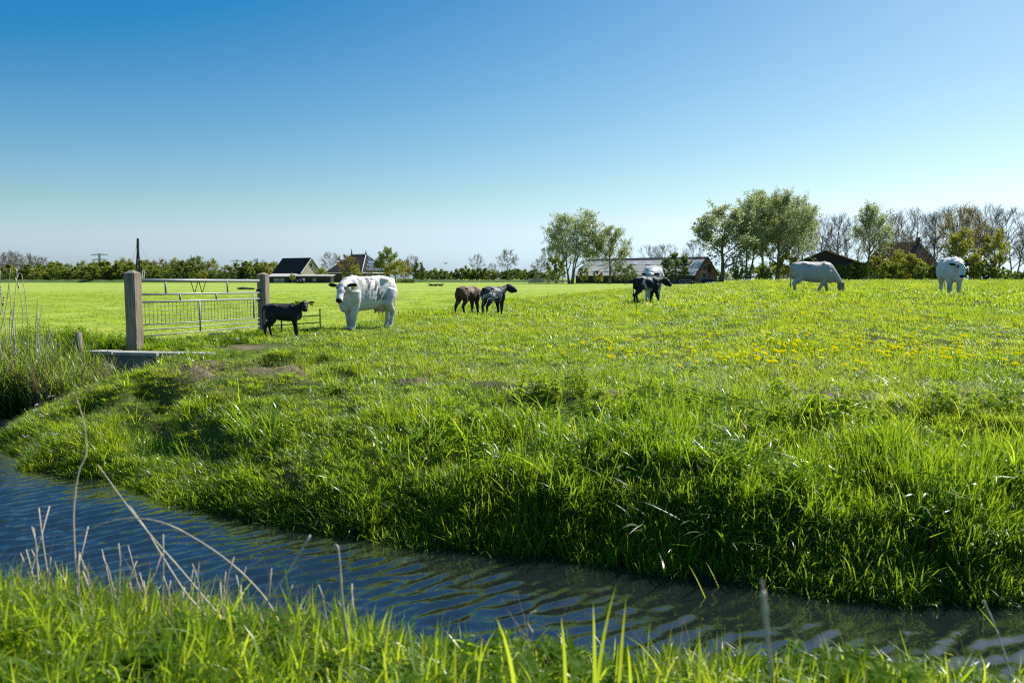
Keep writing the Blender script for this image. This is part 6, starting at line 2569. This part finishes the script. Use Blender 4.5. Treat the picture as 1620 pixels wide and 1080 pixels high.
# centre: by the long barn
plant('willow_a', 903, 336, 178, 'tall grey green tree with two trunks at the left end of the long barn', rz=0.0, wide=1.15)
plant('willow_d', 963, 357, 176, 'slimmer grey green tree before the barn roof, right of the tall one', rz=0.3, wide=0.95)
plant('dark_bush', 1066, 399, 166, 'dense dark green bushy tree before the long barn, right of the white cow', rz=0.4, wide=1.0)
plant('white_bush', 990, 417, 172, 'whitish flowering hawthorn before the long barn wall', rz=0.0, wide=1.25)
plant('yellow_bush', 946, 428, 176, 'small yellow green shrub before the barn wall left of the hawthorn')
plant('green_bush', 880, 402, 186, 'green bush under the tall tree at the end of the barn', wide=0.75)
plant('green_bush', 922, 420, 182, 'thin green bush between the two grey green trees', wide=0.6)
plant('bare_small_b', 868, 392, 200, 'bare tree left of the tall grey green tree', wide=0.9)
plant('bare_small_b', 851, 409, 205, 'low thin budding tree behind the cattle pen')
for u, v, lab in ((1028, 386, 'bare tree behind the barn ridge above the cow'), (1052, 384, 'bare tree behind the barn ridge left of the dark bush'), (1096, 380, 'bare tree behind the barn ridge right of the dark bush'), (985, 398, 'bare tree behind the barn ridge right of the slim tree')):
    plant('bare_a', u, v, 245, lab, wide=1.0)
# the big clump
plant('willow_d', 1139, 324, 176, 'leftmost tree of the big clump, beside the red barn gable', rz=0.2, wide=1.25)
plant('willow_c', 1182, 311, 180, 'forked tree of the big clump, second from its left', rz=0.0, wide=0.95)
plant('willow_b', 1228, 300, 178, 'tallest and widest tree of the big clump', rz=0.0, wide=0.80)
plant('willow_c', 1254, 318, 186, 'rightmost tree of the big clump above the yellow green bush', rz=2.0, wide=0.8)
plant('willow_c', 1205, 306, 190, 'tree behind the middle of the big clump', rz=4.0, wide=0.85)
plant('yellow_bush', 1246, 402, 174, 'large yellow green bush beside the grazing cow', wide=0.85)
plant('green_bush', 1168, 424, 186, 'low green bush behind the blue tank')
plant('green_bush', 1209, 420, 184, 'green bush under the tallest tree of the clump', wide=0.9)
plant('green_bush', 1138, 428, 200, 'pale green bush behind the red barn gable', wide=1.3)
for i, (u, v) in enumerate(((1092, 424), (1120, 420), (1150, 426), (1172, 416), (1196, 420), (1216, 412), (1236, 416), (1262, 414), (1284, 418), (1304, 422))):
    plant(('hedge_a', 'green_bush', 'hedge_c', 'hedge_b')[i % 4], u, v, 222 + (i * 5) % 14, 'bush seen between the trunks behind the big clump', 'bushes behind the big clump', wide=1.3)
# right: bare trees, the poplar, the dark house
plant('bare_b', 1268, 362, 205, 'bare tree between the big clump and the dark barn', wide=1.0)
plant('bare_a', 1296, 346, 215, 'bare tree behind the dark barn gable, left one')
plant('bare_a', 1322, 335, 210, 'bare tree behind the dark barn, right of its gable tip')
plant('bare_c', 1346, 352, 220, 'low bare tree between the dark barn and the poplar')
plant('poplar', 1368, 319, 182, 'wind swept grey green poplar right of the dark barn', rz=0.0, wide=1.0)
plant('brown', 1412, 340, 196, 'brownish budding tree over the dark roof, left', wide=0.95)
plant('bare_b', 1446, 325, 218, 'bare tree behind the dark roof', wide=1.15)
plant('bare_b', 1474, 328, 212, 'bare tree beside the right slope of the dark roof')
plant('bare_a', 1505, 322, 216, 'bare tree behind the orange budding tree, left')
plant('olive', 1517, 329, 186, 'orange green budding tree above the white cow at the right', rz=1.0, wide=0.95)
plant('bare_a', 1545, 320, 212, 'bare tree behind the orange budding tree, right', wide=1.0)
plant('brown', 1548, 352, 188, 'brown budding tree right of the orange one', wide=0.8)
plant('bare_a', 1578, 324, 205, 'wide bare tree third from the right edge', wide=1.0)
plant('bare_c', 1601, 340, 200, 'bare tree second from the right edge', wide=1.0)
plant('bare_b', 1618, 362, 198, 'bare tree at the right edge', wide=1.0)
plant('yellow_tree', 1512, 364, 178, 'slender yellow green tree just right of the white cow head', wide=1.0)
plant('yellow_tree', 1568, 366, 182, 'slender yellow green tree among the bare trees', wide=0.8)
plant('yellow_tree', 1424, 398, 184, 'yellow green young tree before the dark house, left', wide=1.3)
plant('yellow_tree', 1441, 405, 182, 'yellow green young tree before the dark house, right', wide=1.2)
plant('brown', 1400, 388, 190, 'brown bushy tree before the left slope of the dark roof', wide=1.2)
plant('brown', 1470, 392, 188, 'brown bushy tree before the right slope of the dark roof', wide=1.1)
under = [('dark_bush', 1330, 418, 'dark bush just right of the grazing cow'), ('dark_bush', 1352, 412, 'dark bush at the right end of the dark barn'), ('green_bush', 1372, 418, 'green bush at the foot of the poplar'),
         ('yellow_bush', 1390, 406, 'yellow green bush right of the poplar trunk'), ('green_bush', 1407, 412, 'green bush before the left slope of the dark roof'), ('yellow_bush', 1428, 416, 'yellow green bush before the middle of the dark roofed house'),
         ('hedge_c', 1452, 408, 'yellowish bush before the right half of the dark roofed house'), ('green_bush', 1463, 416, 'green bush left of the right hand white cow'), ('green_bush', 1488, 412, 'green bush directly behind the right hand white cow'),
         ('green_bush', 1530, 404, 'green bush just right of the right hand white cow'), ('hedge_a', 1545, 414, 'olive bush under the brown budding tree'), ('yellow_bush', 1556, 410, 'yellow green bush beside the slender tree among the bare ones'),
         ('green_bush', 1578, 420, 'green bush under the wide bare tree'), ('hedge_a', 1596, 426, 'olive bush second from the right edge'), ('dark_bush', 1612, 428, 'dark bush at the right edge under the last bare tree'),
         ('hedge_b', 1310, 426, 'dark bush behind the neck of the grazing cow'), ('hedge_b', 1278, 428, 'dark bush behind the back of the grazing cow'), ('hedge_a', 1292, 424, 'olive bush before the gable of the dark barn'),
         ('hedge_b', 1345, 424, 'low dark bush before the end of the dark barn'), ('hedge_b', 1475, 422, 'low dark bush behind the left flank of the right hand white cow'), ('hedge_b', 1510, 424, 'low dark bush behind the right flank of the right hand white cow'), ('hedge_b', 1562, 428, 'low dark bush among the bare trunks at the right')]
for i, (k, u, v, lab) in enumerate(under):
    plant(k, u, v, 176 + (i * 7) % 12, lab, 'bushes under the right hand trees', wide=1.1)
# far right beyond
for i in range(12):
    plant(('hedge_a', 'hedge_b')[i % 2], 1590 + i * 9, 436 - (i % 3) * 3, 330, 'far bush of the low hedge beyond the trees at the right edge', 'far hedge at the right edge', wide=1.3)

# round the farmhouses
plant('olive_round', 552, 404, 214, 'rounded olive budding tree before the dark farmhouse roof', wide=0.85)
plant('yellow_tree', 563, 420, 208, 'small bright yellow green tree before the farmhouse wall', wide=1.1)
plant('bare_small_b', 585, 419, 212, 'small budding tree before the solar panels', wide=1.0)
plant('yellow_tree', 511, 423, 218, 'yellow green shrub between the two houses', wide=1.3)
plant('yellow_tree', 464, 433, 202, 'yellow green shrub at the corner of the low shed', wide=1.2)
plant('green_tree', 613, 393, 226, 'large green tree right of the farmhouse', wide=1.0)
plant('yellow_tree', 626, 413, 214, 'broad yellow green tree before the large green one', wide=1.9)
plant('olive_round', 642, 412, 218, 'paler bush right of the yellow green tree', wide=0.8)
plant('dark_bush', 664, 414, 230, 'dark bush right of the farmhouse trees', wide=0.7)
plant('bare_small', 524, 399, 262, 'bare tree behind the farmhouse roof, left', wide=1.2)
plant('bare_small', 578, 402, 262, 'bare tree peeping over the farmhouse roof, right', wide=1.0)
plant('bare_small', 654, 404, 262, 'bare tree right of the large green tree', wide=1.0)
plant('bare_small', 409, 409, 300, 'lone bare tree left of the black roofed house', wide=1.2)
plant('bare_small', 437, 413, 300, 'faint bare tree just behind the black roofed house')
# middle
plant('bare_small', 755, 402, 262, 'bare tree over the middle hedge, left of the pair', wide=0.9)
plant('bare_small_b', 803, 394, 258, 'taller bare tree with some leaves over the middle hedge', wide=0.95)
plant('bare_small', 779, 416, 300, 'small faint bare tree between the two over the middle hedge')
plant('hedge_c', 736, 420, 268, 'small pointed tree over the middle hedge', wide=0.6)
plant('hedge_c', 688, 424, 268, 'small yellow green bush at the left of the middle hedge', wide=0.6)
# hedge in the middle
for i in range(34):
    u = 660 + i * 6.6
    k = ('hedge_b', 'hedge_a', 'hedge_b', 'hedge_d')[i % 4]
    plant(k, u + TRS.uniform(-2, 2), 427 + TRS.uniform(-4, 4), 250 + TRS.uniform(-8, 8), 'bush of the long hedge across the middle behind the calves', 'bushes of the middle hedge', wide=1.25)
# trimmed hedge by the farmhouse
b = MB()
Y = 206
x0_, x1_ = xw(628, Y), xw(657, Y)
rs = np.random.RandomState(2)
V, F, rn = [], [], []
for q in range(2600):
    p = np.array([rs.uniform(x0_, x1_), Y + rs.uniform(-0.5, 0.5), rs.uniform(-0.2, 1.15)])
    a = rs.randn(3)
    a /= np.linalg.norm(a)
    c = np.cross(a, rs.randn(3))
    c /= np.linalg.norm(c)
    n = len(V)
    V += [p - a * 0.09, p + c * 0.06, p + a * 0.09, p - c * 0.06]
    rn += [rs.rand()] * 4
    F.append((n, n + 1, n + 2, n + 3))
o = obj('clipped_hedge', mesh_from_arrays('clipped_hedge', V, F, rn, M['leaf_dark'], False))
tag(o, 'low clipped dark hedge right of the farmhouse', 'hedge')

# the belt of trees at the left
left_trees = [('brown', 8, 402, 'brown leafless tree at the far left of the wood'), ('brown', 28, 400, 'domed brown tree at the left of the wood, second from the edge'), ('bare_c', 45, 401, 'domed leafless tree of the left wood, third from the edge'), ('bare_small_b', 72, 406, 'rounded bare tree standing apart over the left wood'),
              ('yellow_tree', 93, 414, 'yellowish tree right of the rounded bare tree'), ('yellow_tree', 132, 413, 'pale yellow green tree left of the pylon'), ('yellow_tree', 150, 414, 'pale yellow green tree under the left pylon'), ('green_tree', 168, 416, 'green tree just right of the left pylon'),
              ('yellow_tree', 194, 409, 'tall yellow green tree left of the mast'), ('yellow_tree', 207, 411, 'yellow green tree behind the mast'), ('olive_round', 231, 412, 'olive budding tree right of the mast'), ('olive_round', 252, 411, 'orange tinged tree left over the gate'),
              ('yellow_tree', 281, 409, 'yellow green tree over the middle of the gate, left'), ('green_tree', 313, 406, 'green tree standing tallest over the gate'), ('yellow_tree', 337, 410, 'yellow green tree over the right half of the gate'), ('olive_round', 360, 420, 'olive bush left of the far pylon'), ('yellow_tree', 386, 428, 'bright yellow bush beside the far gate post')]
for k, u, v, lab in left_trees:
    plant(k, u, v, 248 + TRS.uniform(-8, 8), lab, wide=1.0 if k not in ('brown', 'bare_c') else 0.9)
for i, (u, v) in enumerate(((18, 398), (52, 404), (112, 418), (268, 416), (300, 414), (398, 417), (-30, 400), (-70, 405))):
    plant(('bare_small', 'bare_small_b', 'green_tree')[i % 3], u, v, 262 + 4 * (i % 3), 'tree standing up out of the left hedge behind the mown field', 'trees in the left hedge', wide=TRS.uniform(0.8, 1.2))
for i in range(88):
    u = 428 - i * 7.2
    k = ('hedge_a', 'hedge_b', 'hedge_a', 'hedge_d', 'hedge_a', 'hedge_c')[(i * 5 + i // 7) % 6]
    plant(k, u + TRS.uniform(-3, 3), 422 + TRS.uniform(-11, 12), 240 + TRS.uniform(-14, 18), 'bush of the thick hedge along the left of the mown field', 'bushes of the left hedge', wide=TRS.uniform(1.0, 1.9))
for i in range(42):
    u = 412 - i * 15.0
    plant('hedge_b', u + TRS.uniform(-3, 3), 431 + TRS.uniform(-3, 3), 232 + TRS.uniform(-4, 4), 'low dark bush at the foot of the left hedge', 'low bushes at the foot of the left hedge', wide=1.6)
# a grass bank below the far hedges
b = MB()
for (u0, u1, Y, h, w) in ((-60, 425, 222, 0.9, 5), (640, 905, 236, 0.8, 5)):
    n = 40
    xs_ = np.linspace(xw(u0, Y), xw(u1, Y), n)
    rs = np.random.RandomState(int(Y))
    V = []
    for xx in xs_:
        hh = h * rs.uniform(0.75, 1.15)
        V += [(xx, Y - w, -0.2), (xx, Y - w * 0.4, hh * 0.75), (xx, Y, hh), (xx, Y + w, -0.2)]
    F = []
    for i in range(n - 1):
        for q in range(3):
            F.append((i * 4 + q, (i + 1) * 4 + q, (i + 1) * 4 + q + 1, i * 4 + q + 1))
    bb = MB()
    bb.add(V, F)
    mt = plain('verge_grass', (0.060, 0.105, 0.020), 0.95, var=0.35, scale=1.5, bump=0.5)
    tag(bb.build('grass_verge', mt, None, True), kind='structure')
